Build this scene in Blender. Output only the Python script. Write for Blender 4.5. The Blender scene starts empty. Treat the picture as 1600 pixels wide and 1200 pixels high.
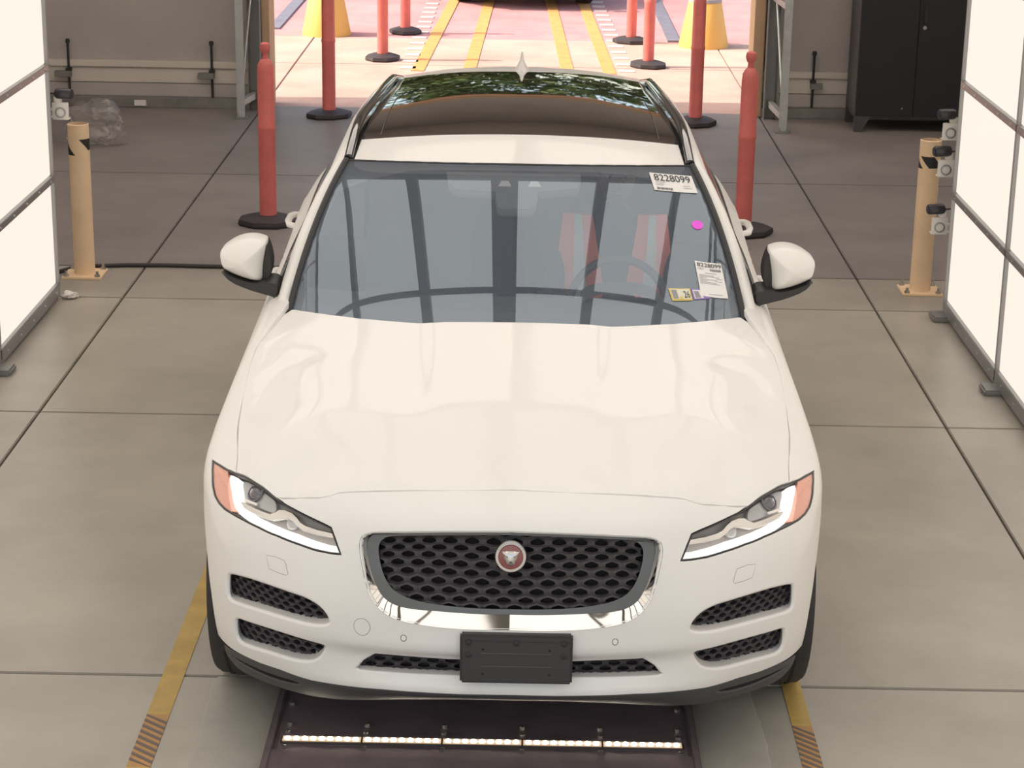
import bpy, bmesh, math, random
import numpy as np
from mathutils import Vector, Matrix, Euler
from mathutils.geometry import delaunay_2d_cdt
random.seed(7)
SC = bpy.context.scene
COL = SC.collection
R = math.radians

# ================================================================ camera, sky, sun, exposure
def set_camera():
    cd = bpy.data.cameras.new('camera'); co = bpy.data.objects.new('camera', cd); COL.objects.link(co)
    pitch, yaw, roll = R(17.363), R(-0.257), R(0.932)
    f = Vector((math.sin(yaw)*math.cos(pitch), math.cos(yaw)*math.cos(pitch), -math.sin(pitch)))
    r = Vector((math.cos(yaw), -math.sin(yaw), 0)); u = r.cross(f)
    r2 = r*math.cos(roll) + u*math.sin(roll); u2 = u*math.cos(roll) - r*math.sin(roll)
    m = Matrix((r2, u2, -f)).transposed().to_4x4(); m.translation = Vector((0.0205, -5.5691, 3.0342))
    co.matrix_world = m
    cd.sensor_fit = 'HORIZONTAL'; cd.sensor_width = 36.0; cd.lens = 36.0*3220.3/1600
    cd.clip_start = .05; cd.clip_end = 300
    SC.camera = co
set_camera()

SKY_STRENGTH = .36
SUN_ENERGY = 3.7
PANEL_STRENGTH = .70
SC.view_settings.view_transform = 'Standard'
SC.view_settings.look = 'None'
SC.view_settings.exposure = 0.42
SC.view_settings.gamma = 1.0
SC.view_settings.use_curve_mapping = False

w = bpy.data.worlds.new('daylight'); SC.world = w; w.use_nodes = True
nt = w.node_tree; nt.nodes.clear()
sky = nt.nodes.new('ShaderNodeTexSky'); sky.sky_type = 'NISHITA'; sky.sun_disc = False
sky.sun_elevation = R(46); sky.sun_rotation = R(-90); sky.air_density = 1.0; sky.dust_density = 2.5; sky.ozone_density = .6
bg = nt.nodes.new('ShaderNodeBackground'); bg.inputs['Strength'].default_value = SKY_STRENGTH
wo = nt.nodes.new('ShaderNodeOutputWorld')
tint = nt.nodes.new('ShaderNodeMix'); tint.data_type = 'RGBA'; tint.blend_type = 'MULTIPLY'; tint.inputs[0].default_value = 1.0
tint.inputs[7].default_value = (1.0, .90, .76, 1)          # warm tint multiplied onto the whole sky, against its blue
nt.links.new(sky.outputs[0], tint.inputs[6]); nt.links.new(tint.outputs[2], bg.inputs[0]); nt.links.new(bg.outputs[0], wo.inputs[0])

sd = bpy.data.lights.new('sun', 'SUN'); sd.energy = SUN_ENERGY; sd.angle = R(.6); sd.color = (1, .93, .80)
so = bpy.data.objects.new('sun', sd); COL.objects.link(so)
so.rotation_euler = Vector((.70, .05, -.71)).to_track_quat('-Z', 'Y').to_euler(); so.location = (-30, 14, 30)

# ================================================================ helpers
MATS = {}
def mat(name, col, rough=.5, metal=0.0, coat=0.0, spec=.5, emit=None, es=0.0, noise=None, bump=None, coat_rough=.03, alpha=None):
    """procedural principled material; noise=(scale, amount, second colour or None), bump=(scale, strength)"""
    if name in MATS: return MATS[name]
    m = bpy.data.materials.new(name); m.use_nodes = True; n = m.node_tree; b = n.nodes['Principled BSDF']
    b.inputs['Base Color'].default_value = (*col, 1); b.inputs['Roughness'].default_value = rough
    b.inputs['Metallic'].default_value = metal; b.inputs['Coat Weight'].default_value = coat
    b.inputs['Coat Roughness'].default_value = coat_rough; b.inputs['Specular IOR Level'].default_value = spec
    if emit: b.inputs['Emission Color'].default_value = (*emit, 1); b.inputs['Emission Strength'].default_value = es
    if noise or bump:
        tc = n.nodes.new('ShaderNodeTexCoord')
    if noise:
        sc, am, c2 = noise
        nz = n.nodes.new('ShaderNodeTexNoise'); nz.inputs['Scale'].default_value = sc; nz.inputs['Detail'].default_value = 6; nz.inputs['Roughness'].default_value = .62
        n.links.new(tc.outputs['Object'], nz.inputs['Vector'])
        rp = n.nodes.new('ShaderNodeValToRGB'); rp.color_ramp.elements[0].position = .33; rp.color_ramp.elements[1].position = .68
        c2 = c2 or tuple(c*(1-am) for c in col)
        rp.color_ramp.elements[0].color = (*c2, 1); rp.color_ramp.elements[1].color = (*tuple(min(1, c*(1+am*.4)) for c in col), 1)
        n.links.new(nz.outputs[0], rp.inputs[0]); n.links.new(rp.outputs[0], b.inputs['Base Color'])
    if bump:
        nb = n.nodes.new('ShaderNodeTexNoise'); nb.inputs['Scale'].default_value = bump[0]; nb.inputs['Detail'].default_value = 4
        n.links.new(tc.outputs['Object'], nb.inputs['Vector'])
        bp = n.nodes.new('ShaderNodeBump'); bp.inputs['Strength'].default_value = bump[1]; bp.inputs['Distance'].default_value = .01
        n.links.new(nb.outputs[0], bp.inputs['Height']); n.links.new(bp.outputs[0], b.inputs['Normal'])
    MATS[name] = m
    return m

def glass_mat(name, tint, refl, rough=.01, haze=0.0, haze_col=(.8, .8, .8), rcol=(1, 1, 1)):
    """thin sheet glass: tinted see-through plus a fresnel reflection (refl = reflectance looking straight on)"""
    if name in MATS: return MATS[name]
    m = bpy.data.materials.new(name); m.use_nodes = True; n = m.node_tree; n.nodes.clear()
    o = n.nodes.new('ShaderNodeOutputMaterial'); mx = n.nodes.new('ShaderNodeMixShader')
    tr = n.nodes.new('ShaderNodeBsdfTransparent'); tr.inputs[0].default_value = (*tint, 1)
    gl = n.nodes.new('ShaderNodeBsdfGlossy'); gl.inputs['Roughness'].default_value = rough
    lw = n.nodes.new('ShaderNodeLayerWeight'); lw.inputs[0].default_value = .35
    mr = n.nodes.new('ShaderNodeMapRange'); mr.inputs['To Min'].default_value = refl; mr.inputs['To Max'].default_value = 1.0
    n.links.new(lw.outputs['Facing'], mr.inputs['Value'])
    pw = n.nodes.new('ShaderNodeMath'); pw.operation = 'POWER'; pw.inputs[1].default_value = 4.0
    n.links.new(lw.outputs['Facing'], pw.inputs[0]); n.links.new(pw.outputs[0], mr.inputs['Value'])
    gl.inputs[0].default_value = (*rcol, 1); under = tr
    if haze:                                    # diffuse veil painted over the windshield's dark view; real clouding on plastic
        df = n.nodes.new('ShaderNodeBsdfDiffuse'); df.inputs[0].default_value = (*haze_col, 1); hz = n.nodes.new('ShaderNodeMixShader'); hz.inputs[0].default_value = haze
        n.links.new(tr.outputs[0], hz.inputs[1]); n.links.new(df.outputs[0], hz.inputs[2]); under = hz
    n.links.new(mr.outputs[0], mx.inputs[0]); n.links.new(under.outputs[0], mx.inputs[1]); n.links.new(gl.outputs[0], mx.inputs[2])
    n.links.new(mx.outputs[0], o.inputs[0])
    MATS[name] = m
    return m

def emit_mat(name, col, strength):
    if name in MATS: return MATS[name]
    m = bpy.data.materials.new(name); m.use_nodes = True; n = m.node_tree; b = n.nodes['Principled BSDF']
    b.inputs['Base Color'].default_value = (.10, .10, .10, 1); b.inputs['Roughness'].default_value = .5
    b.inputs['Emission Color'].default_value = (*col, 1); b.inputs['Emission Strength'].default_value = strength
    MATS[name] = m
    return m

def tag(o, label=None, cat=None, group=None, kind=None):
    if label: o['label'] = label
    if cat: o['category'] = cat
    if group: o['group'] = group
    if kind: o['kind'] = kind
    return o

def thing(name, label, cat, loc=(0, 0, 0), rz=0, group=None):
    o = bpy.data.objects.new(name, None); COL.objects.link(o); o.location = loc; o.rotation_euler = (0, 0, rz); o.empty_display_size = .1
    return tag(o, label, cat, group)

class MB:
    """collects geometry for ONE mesh object"""
    def __init__(self): self.v = []; self.f = []; self.n = None
    def add(self, vs, fs):
        b = len(self.v); self.v += [tuple(map(float, p)) for p in vs]; self.f += [tuple(i+b for i in f) for f in fs]; return self
    def box(self, x0, x1, y0, y1, z0, z1, bev=0.0, M=None):
        if bev <= 0:
            vs = [(x, y, z) for z in (z0, z1) for y in (y0, y1) for x in (x0, x1)]
            fs = [(0, 2, 3, 1), (4, 5, 7, 6), (0, 1, 5, 4), (2, 6, 7, 3), (0, 4, 6, 2), (1, 3, 7, 5)]
        else:
            bm = bmesh.new(); bmesh.ops.create_cube(bm, size=1)
            for q in bm.verts: q.co = ((x0+x1)/2 + q.co.x*(x1-x0), (y0+y1)/2 + q.co.y*(y1-y0), (z0+z1)/2 + q.co.z*(z1-z0))
            bmesh.ops.bevel(bm, geom=list(bm.edges), offset=bev, segments=2, affect='EDGES', clamp_overlap=True)
            bm.verts.ensure_lookup_table(); vs = [tuple(q.co) for q in bm.verts]; fs = [tuple(q.index for q in f.verts) for f in bm.faces]; bm.free()
        if M is not None: vs = [tuple(M @ Vector(p)) for p in vs]
        return self.add(vs, fs)
    def rings(self, rs, close=True, cap0=False, cap1=False):
        n = len(rs[0]); vs = [p for r in rs for p in r]; fs = []
        for i in range(len(rs)-1):
            for j in range(n if close else n-1):
                k = (j+1) % n; fs.append((i*n+j, i*n+k, (i+1)*n+k, (i+1)*n+j))
        if cap0: fs.append(tuple(range(n))[::-1])
        if cap1: fs.append(tuple((len(rs)-1)*n + j for j in range(n)))
        return self.add(vs, fs)
    def lathe(self, prof, seg=24, c=(0, 0, 0), axis='Z', cap=True):
        def P(r, h, a):
            x, y = r*math.cos(a), r*math.sin(a)
            return {'Z': (c[0]+x, c[1]+y, c[2]+h), 'Y': (c[0]+x, c[1]+h, c[2]-y), 'X': (c[0]+h, c[1]+x, c[2]+y)}[axis]
        return self.rings([[P(r, h, 2*math.pi*k/seg) for k in range(seg)] for r, h in prof], True, cap, cap)
    def tube(self, pts, r, seg=8, cap=True):
        pts = [Vector(p) for p in pts]; rr = r if isinstance(r, (list, tuple)) else [r]*len(pts); rs = []; up = None
        for i, p in enumerate(pts):
            t = (pts[min(i+1, len(pts)-1)] - pts[max(i-1, 0)]).normalized()
            if up is None: up = Vector((0, 0, 1)) if abs(t.z) < .9 else Vector((1, 0, 0))
            a = t.cross(up).normalized(); up = a.cross(t).normalized()
            rs.append([tuple(p + (a*math.cos(2*math.pi*k/seg) + up*math.sin(2*math.pi*k/seg))*rr[i]) for k in range(seg)])
        return self.rings(rs, True, cap, cap)
    def prism(self, poly, f0, f1):
        """poly: list of 2D points; f0/f1 map (a,b) to 3D bottom / top"""
        n = len(poly); vs = [f0(*p) for p in poly] + [f1(*p) for p in poly]
        fs = [tuple(range(n))[::-1], tuple(range(n, 2*n))] + [(i, (i+1) % n, n+(i+1) % n, n+i) for i in range(n)]
        return self.add(vs, fs)
    def grid(self, G):
        n, m = len(G), len(G[0]); vs = [p for r in G for p in r]
        return self.add(vs, [(i*m+j, i*m+j+1, (i+1)*m+j+1, (i+1)*m+j) for i in range(n-1) for j in range(m-1)])
    def build(self, name, material, parent=None, smooth=40, loc=None, rot=None, recalc=True):
        me = bpy.data.meshes.new(name); me.from_pydata(self.v, [], self.f); me.update()
        if recalc and self.n is None:
            bm = bmesh.new(); bm.from_mesh(me); bmesh.ops.recalc_face_normals(bm, faces=bm.faces); bm.to_mesh(me); bm.free()
        if material: me.materials.append(material)
        if smooth:
            me.shade_smooth()
            if self.n is None: me.set_sharp_from_angle(angle=R(smooth))
        if self.n is not None: me.normals_split_custom_set_from_vertices([tuple(map(float, q)) for q in self.n])
        o = bpy.data.objects.new(name, me); COL.objects.link(o)
        if parent: o.parent = parent
        if loc: o.location = loc
        if rot: o.rotation_euler = rot
        return o

def copy_tree(o, parent=None):
    c = o.copy(); COL.objects.link(c); c.parent = parent
    for ch in list(o.children): copy_tree(ch, c)
    return c

# ---------------- panels cut out of curved surfaces
class Off:
    def __init__(self, s, d): self.s = s; self.d = d
    def pos(self, q): return self.s.pos(q) + self.s.nor(q)*self.d
    def nor(self, q): return self.s.nor(q)
class Shift:
    def __init__(self, s, d): self.s = s; self.d = np.array(d, float)
    def pos(self, q): return self.s.pos(q) + self.d
    def nor(self, q): return self.s.nor(q)
class FSurf:
    """surface from a function f(uv array) -> xyz array; right-handed (u, v) gives the outward normal"""
    def __init__(self, f, flip=False, e=1e-3): self.f = f; self.flip = flip; self.e = e
    def pos(self, q): return self.f(np.asarray(q, float))
    def nor(self, q):
        q = np.asarray(q, float); e = self.e
        n = np.cross(self.f(q+[e, 0])-self.f(q-[e, 0]), self.f(q+[0, e])-self.f(q-[0, e]))
        if self.flip: n = -n
        return n / np.linalg.norm(n, axis=1)[:, None]
def area2(P):
    P = np.asarray(P); x, y = P[:, 0], P[:, 1]; return float((x*np.roll(y, -1) - np.roll(x, -1)*y).sum())
def dens(P, d, closed=True):
    P = [np.array(p, float) for p in P]; out = []
    n = len(P)
    for i in range(n if closed else n-1):
        a, b = P[i], P[(i+1) % n]; k = max(1, int(math.ceil(np.linalg.norm(b-a)/d)))
        out += [tuple(a + (b-a)*j/k) for j in range(k)]
    if not closed: out.append(tuple(P[-1]))
    return out
def smooth_loop(P, it=2):
    """Chaikin corner rounding of a closed loop"""
    for _ in range(it):
        Q = []
        for i in range(len(P)):
            a = np.array(P[i]); b = np.array(P[(i+1) % len(P)]); Q += [tuple(a*.75+b*.25), tuple(a*.25+b*.75)]
        P = Q
    return P
def inside(P, q):
    P = np.asarray(P); q = np.asarray(q); r = np.zeros(len(q), bool); n = len(P); j = n-1
    for i in range(n):
        xi, yi = P[i]; xj, yj = P[j]
        if yi != yj: r ^= ((yi > q[:, 1]) != (yj > q[:, 1])) & (q[:, 0] < (xj-xi)*(q[:, 1]-yi)/(yj-yi)+xi)
        j = i
    return r
def inset(P, d):
    """offset a closed loop inwards by d"""
    P = np.asarray(P, float); s = 1 if area2(P) > 0 else -1
    t = np.roll(P, -1, 0) - np.roll(P, 1, 0); t /= np.linalg.norm(t, axis=1)[:, None] + 1e-12
    return [tuple(p) for p in P + np.stack([-t[:, 1], t[:, 0]], 1)*d*s]
def panel(mb, surf, outer, holes=(), step=.03, edge=(.0015, .012), hole_edge=(.008, .05), hole_dir=None):
    """trimmed panel on surf: outer loop + holes, rounded and returned edges, true surface normals"""
    loops = [list(outer) if area2(outer) > 0 else list(outer)[::-1]] + [list(h) if area2(h) < 0 else list(h)[::-1] for h in holes]
    pts = []; eds = []
    for L in loops:
        b = len(pts); pts += [tuple(p) for p in L]; eds += [(b+i, b+(i+1) % len(L)) for i in range(len(L))]
    A = np.array(loops[0]); lo = A.min(0); hi = A.max(0)
    sx, sy = (step, step) if not isinstance(step, tuple) else step
    gx = np.arange(lo[0]+sx/2, hi[0], sx); gy = np.arange(lo[1]+sy/2, hi[1], sy)
    g = np.array([(x + (sx/2 if k % 2 else 0), y) for k, y in enumerate(gy) for x in gx]) if len(gx) and len(gy) else np.zeros((0, 2))
    if len(g):
        ok = inside(loops[0], g)
        for h in loops[1:]: ok &= ~inside(h, g)
        B = np.array(pts); sc = np.array([1/sx, 1/sy])
        if len(B) and ok.any():
            g = g[ok]; dmin = np.full(len(g), 9.0)
            for k in range(0, len(B), 200): dmin = np.minimum(dmin, np.sqrt((((g[:, None]-B[None, k:k+200])*sc)**2).sum(-1)).min(1))
            g = g[dmin > .45]
        else: g = g[ok]
    V = [Vector(p) for p in pts] + [Vector(tuple(p)) for p in g]
    r = delaunay_2d_cdt(V, eds, [], 0, 1e-7)
    q = np.array([tuple(p) for p in r[0]]); tri = [tuple(f) for f in r[2] if len(f) == 3]
    cen = np.array([(q[a]+q[b]+q[c])/3 for a, b, c in tri]); ok = inside(loops[0], cen)
    for h in loops[1:]: ok &= ~inside(h, cen)
    tri = [t for t, k in zip(tri, ok) if k]
    tri = [t if area2(q[list(t)]) > 0 else t[::-1] for t in tri]
    P = surf.pos(q); N = surf.nor(q)
    if mb.n is None: mb.n = []
    mb.add(P, tri); mb.n += [tuple(n) for n in N]
    for li, L in enumerate(loops):
        rad, dep = edge if li == 0 else (hole_edge[li-1] if isinstance(hole_edge, list) else hole_edge)
        if rad <= 0 and dep <= 0: continue
        L = np.array(L); B = surf.pos(L); Nn = surf.nor(L)
        T = np.roll(B, -1, 0) - np.roll(B, 1, 0); E = np.cross(T, Nn); E /= np.linalg.norm(E, axis=1)[:, None] + 1e-12
        ks = 4 if rad > .004 else 2
        rows = []; nrm = []
        for k in range(ks+1):
            a = math.pi/2*k/ks
            rows.append(B + E*rad*math.sin(a) - Nn*rad*(1-math.cos(a))); nrm.append(Nn*math.cos(a) + E*math.sin(a))
        D = -Nn if (li == 0 or hole_dir is None or hole_dir[li-1] is None) else np.tile(np.array(hole_dir[li-1], float), (len(L), 1))
        En = np.cross(T, -D); En /= np.linalg.norm(En, axis=1)[:, None] + 1e-12
        rows.append(rows[-1].copy()); nrm.append(En); rows.append(rows[-1] + D*dep); nrm.append(En)
        n = len(L); vs = np.concatenate(rows); nn = np.concatenate(nrm)
        fs = [(i*n+j, (i+1)*n+j, (i+1)*n+(j+1) % n, i*n+(j+1) % n) for i in range(len(rows)-1) for j in range(n)]
        mb.add(vs, fs); mb.n += [tuple(x) for x in nn]
    return mb
def mirror(L): return [(-a, b) for a, b in L]
# ---------------------------------------------------------------- car body surface (numpy)
PLAN = [(0,0),(.15,.003),(.31,.015),(.45,.042),(.56,.08),(.66,.13),(.75,.195),(.83,.268),(.895,.345),(.946,.44),(.980,.55),
        (.999,.68),(1.003,.85),(.992,1.1),(.974,1.4),(.964,1.8),(.962,2.3),(.966,2.8),(.98,3.3),(.99,3.7),(.985,4.0),(.955,4.3),
        (.88,4.55),(.74,4.66),(.4,4.72),(0,4.735)]
ROWT = np.array([.22,.26,.31,.37,.42,.455,.52,.62,.70,.77,.83,.89,.95])
# key station (index in PLAN): rows of (z, inset)
PROF = {
 0:[(.283,.050),(.292,.032),(.322,.010),(.378,.032),(.425,.032),(.450,.004),(.52,.0),(.62,.004),(.72,.014),(.80,.034),(.862,.072),(.908,.18),(.926,.27)],
 2:[(.270,.055),(.285,.035),(.318,.012),(.376,.030),(.423,.030),(.450,.004),(.52,.0),(.62,.006),(.72,.018),(.795,.038),(.852,.074),(.900,.165),(.919,.255)],
 4:[(.232,.065),(.262,.045),(.308,.024),(.365,.021),(.42,.017),(.453,.004),(.52,.0),(.615,.010),(.695,.030),(.760,.052),(.822,.080),(.880,.138),(.912,.215)],
 6:[(.212,.070),(.246,.050),(.300,.030),(.360,.016),(.42,.008),(.46,.003),(.53,.0),(.61,.005),(.68,.016),(.74,.035),(.79,.060),(.836,.096),(.870,.165)],
 8:[(.205,.060),(.245,.040),(.300,.022),(.365,.010),(.43,.004),(.47,.001),(.54,.0),(.62,.003),(.69,.010),(.755,.028),(.81,.056),(.852,.089),(.886,.150)],
 10:[(.21,.050),(.25,.030),(.31,.015),(.38,.006),(.44,.002),(.49,.0),(.56,.0),(.64,.001),(.71,.004),(.78,.010),(.838,.036),(.880,.106),(.912,.165)],
 12:[(.22,.045),(.26,.025),(.32,.010),(.39,.004),(.46,.001),(.52,.0),(.60,.0),(.68,.0),(.76,.002),(.83,.010),(.890,.042),(.930,.108),(.952,.175)],
 14:[(.23,.045),(.28,.018),(.34,.008),(.41,.010),(.48,.013),(.55,.014),(.64,.010),(.74,.004),(.84,.0),(.93,.012),(1.01,.042),(1.072,.092),(1.096,.172)],
 16:[(.23,.045),(.28,.018),(.34,.010),(.41,.014),(.48,.018),(.55,.018),(.64,.012),(.74,.004),(.85,.0),(.96,.004),(1.035,.022),(1.075,.072),(1.077,.095)],
 19:[(.24,.045),(.28,.020),(.34,.010),(.41,.006),(.48,.002),(.55,.0),(.64,.0),(.74,.0),(.86,.004),(.98,.006),(1.065,.034),(1.115,.092),(1.117,.115)],
 22:[(.25,.060),(.30,.030),(.36,.012),(.43,.004),(.50,.0),(.57,.002),(.66,.010),(.77,.022),(.88,.035),(.98,.055),(1.07,.09),(1.14,.13),(1.145,.16)],
 25:[(.26,.070),(.31,.030),(.37,.010),(.44,.0),(.51,.004),(.58,.02),(.67,.035),(.78,.045),(.90,.06),(1.00,.085),(1.09,.13),(1.16,.18),(1.165,.21)],
}
def crom(xs, ys, q):
    """C1 cubic (finite-difference Hermite) through xs, ys (n,k) evaluated at q"""
    xs = np.asarray(xs, float); ys = np.asarray(ys, float)
    if ys.ndim == 1: ys = ys[:, None]
    h = np.diff(xs); d = np.diff(ys, axis=0) / h[:, None]
    m = np.empty_like(ys); m[0] = d[0]; m[-1] = d[-1]
    w = h[1:] / (h[:-1] + h[1:])
    m[1:-1] = d[:-1] * w[:, None] + d[1:] * (1 - w)[:, None]
    i = np.clip(np.searchsorted(xs, q, 'right') - 1, 0, len(xs) - 2)
    t = ((q - xs[i]) / h[i])[:, None]; H = h[i][:, None]
    return ((2*t**3 - 3*t**2 + 1) * ys[i] + (t**3 - 2*t**2 + t) * H * m[i] + (-2*t**3 + 3*t**2) * ys[i+1] + (t**3 - t**2) * H * m[i+1])

class Shell:
    """perimeter surface of the lower body: s = plan arc length from the nose, t = row height parameter; s < 0 mirrors"""
    def __init__(self):
        P = np.array(PLAN, float)
        P2 = np.concatenate([P[1:4][::-1] * [-1, 1], P])          # mirrored start keeps the nose smooth
        L = np.concatenate([[0], np.cumsum(np.linalg.norm(np.diff(P2, axis=0), axis=1))])
        L = L - L[3]
        self.smax = L[-1]
        self.sk = L[3:]
        ns, nt = 700, 150
        s = np.linspace(0, self.smax, ns)
        pl = crom(L, P2, s)
        dp = np.gradient(pl, s, axis=0); dp /= np.linalg.norm(dp, axis=1)[:, None]
        dp[0] = (1, 0); dp[-1] = (-1, 0)
        nrm = np.stack([dp[:, 1], -dp[:, 0]], 1)
        ks = sorted(PROF)
        sk = np.array([self.sk[k] for k in ks])
        tab = np.array([PROF[k] for k in ks])                      # (nk, rows, 2)
        flat = tab.reshape(len(ks), -1)
        # mirrored copies at both ends for zero slope there
        sk2 = np.concatenate([[-sk[1]], sk, [2*self.smax - sk[-2]]]); fl2 = np.concatenate([flat[1:2], flat, flat[-2:-1]])
        prof = crom(sk2, fl2, s).reshape(ns, len(ROWT), 2)
        t = np.linspace(ROWT[0], ROWT[-1], nt)
        G = np.empty((ns, nt, 3))
        zz = np.stack([crom(ROWT, prof[i], t) for i in range(ns)])
        G[:, :, 0] = pl[:, None, 0] - nrm[:, None, 0] * zz[:, :, 1]
        G[:, :, 1] = pl[:, None, 1] - nrm[:, None, 1] * zz[:, :, 1]
        G[:, :, 2] = zz[:, :, 0]
        self.s, self.t, self.G = s, t, G
        du = np.gradient(G, s, axis=0); dv = np.gradient(G, t, axis=1)
        du[0] = du[0] * [1, 0, 0]
        N = np.cross(du, dv); N /= np.linalg.norm(N, axis=2)[:, :, None]
        self.N = N
    def _bil(self, A, st):
        st = np.asarray(st, float); sg = np.sign(st[:, 0]); sg[sg == 0] = 1
        a = np.clip(np.abs(st[:, 0]) / (self.s[1]-self.s[0]), 0, len(self.s) - 1.0001)
        b = np.clip((st[:, 1] - self.t[0]) / (self.t[1]-self.t[0]), 0, len(self.t) - 1.0001)
        i = a.astype(int); j = b.astype(int); fa = (a-i)[:, None]; fb = (b-j)[:, None]
        r = A[i, j]*(1-fa)*(1-fb) + A[i+1, j]*fa*(1-fb) + A[i, j+1]*(1-fa)*fb + A[i+1, j+1]*fa*fb
        r[:, 0] *= sg
        return r
    def pos(self, st): return self._bil(self.G, st)
    def nor(self, st):
        n = self._bil(self.N, st); return n / np.linalg.norm(n, axis=1)[:, None]

class TPS:
    """thin-plate height field z(x, y); param = (x, y)"""
    def __init__(self, pts):
        P = np.array(pts, float); self.c = P[:, :2]; n = len(P)
        K = self._k(self.c); A = np.zeros((n+3, n+3)); A[:n, :n] = K + 1e-5*np.eye(n)
        A[:n, n] = 1; A[:n, n+1:] = self.c; A[n:, :n] = A[:n, n:].T
        self.w = np.linalg.solve(A, np.concatenate([P[:, 2], [0, 0, 0]]))
        self.extra = None
    def _k(self, q):
        r2 = ((q[:, None] - self.c[None])**2).sum(-1)
        return np.where(r2 > 1e-12, .5*r2*np.log(r2 + 1e-20), 0)
    def z(self, q):
        q = np.asarray(q, float); n = len(self.c)
        r = self._k(q) @ self.w[:n] + self.w[n] + q @ self.w[n+1:]
        if self.extra: r = r + self.extra(q)
        return r
    def pos(self, q): return np.column_stack([q, self.z(q)])
    def nor(self, q):
        q = np.asarray(q, float); e = .004
        dx = (self.z(q + [e, 0]) - self.z(q - [e, 0])) / (2*e); dy = (self.z(q + [0, e]) - self.z(q - [0, e])) / (2*e)
        n = np.column_stack([-dx, -dy, np.ones(len(q))]); return n / np.linalg.norm(n, axis=1)[:, None]
def make_hood(sh):
    pts = []
    sk = [sh.sk[0], sh.sk[2], sh.sk[3], sh.sk[4], sh.sk[5], sh.sk[6], sh.sk[7], sh.sk[8], sh.sk[9], sh.sk[10], sh.sk[11], sh.sk[12], sh.sk[12]+.13, sh.sk[13], sh.sk[13]+.12]
    for t in (.872, .90, .945):
        for s_ in sk:
            for sg in ((1,) if s_ == 0 else (1, -1)):
                pts.append(sh.pos(np.array([[sg*max(s_, 1e-9), t]]))[0])
    for x, y, z in [(0,.45,.972),(0,.75,1.030),(0,1.05,1.078),(0,1.30,1.112),(.40,.45,.966),(.40,.75,1.024),(.40,1.05,1.071),(.40,1.30,1.108),
                    (.66,.60,.975),(.68,.95,1.035),(.66,1.36,1.102),(.79,1.50,1.098),(.6,1.5,1.13),(0,1.45,1.132)]:
        for sg in ((1,) if x == 0 else (1, -1)): pts.append((sg*x, y, z))
    T = TPS(pts)
    def bulge(q):
        a = np.clip((.34 - np.abs(q[:, 0]) - .05*(1.3 - q[:, 1])) / .07, 0, 1); a = a*a*(3-2*a)
        b = np.clip((q[:, 1] - .35) / .8, 0, 1); b = b*b*(3-2*b)
        return .009*a*b
    T.extra = bulge
    return T
def ws_f(q):
    """windshield: a = -1..1 across, b = 0 (cowl) .. 1 (roof)"""
    a = q[:, 0]; b = q[:, 1]; A = np.abs(a)
    xb = .812*a; yb = 1.272 + .165*a**2 + .128*A**10; zb = 1.105 + .002*a**2
    xt = .662*a; yt = 2.05 + .080*a**2; zt = 1.514 - .010*a**2
    h = 4*b*(1-b)
    x = xb + (xt-xb)*b + .012*a*h; y = yb + (yt-yb)*b - .018*h*(1-.4*a**2); z = zb + (zt-zb)*b + .030*h*(1-.25*a**2)
    return np.column_stack([x, y, z])
DITCH = np.array([(2.13,.662,1.504),(2.4,.655,1.545),(2.8,.645,1.570),(3.2,.625,1.575),(3.6,.600,1.563),(3.95,.575,1.535),(4.25,.552,1.497)])
ROOFC = [(2.05,1.514),(2.2,1.543),(2.35,1.568),(2.7,1.604),(3.1,1.620),(3.5,1.614),(3.9,1.589),(4.25,1.545)]
def make_roof():
    pts = [(0, y, z) for y, z in ROOFC]
    for y, x, z in DITCH:
        for sg in (1, -1): pts.append((sg*x, y, z))
    zc = np.interp([2.15, 2.4, 2.8, 3.2, 3.6, 3.95], [p[0] for p in ROOFC], [p[1] for p in ROOFC])
    for y, z in zip([2.15, 2.4, 2.8, 3.2, 3.6, 3.95], zc):
        zd = np.interp(y, DITCH[:, 0], DITCH[:, 2])
        for sg in (1, -1): pts.append((sg*.35, y, z - (z-zd)*.22))
    return TPS(pts)
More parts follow.
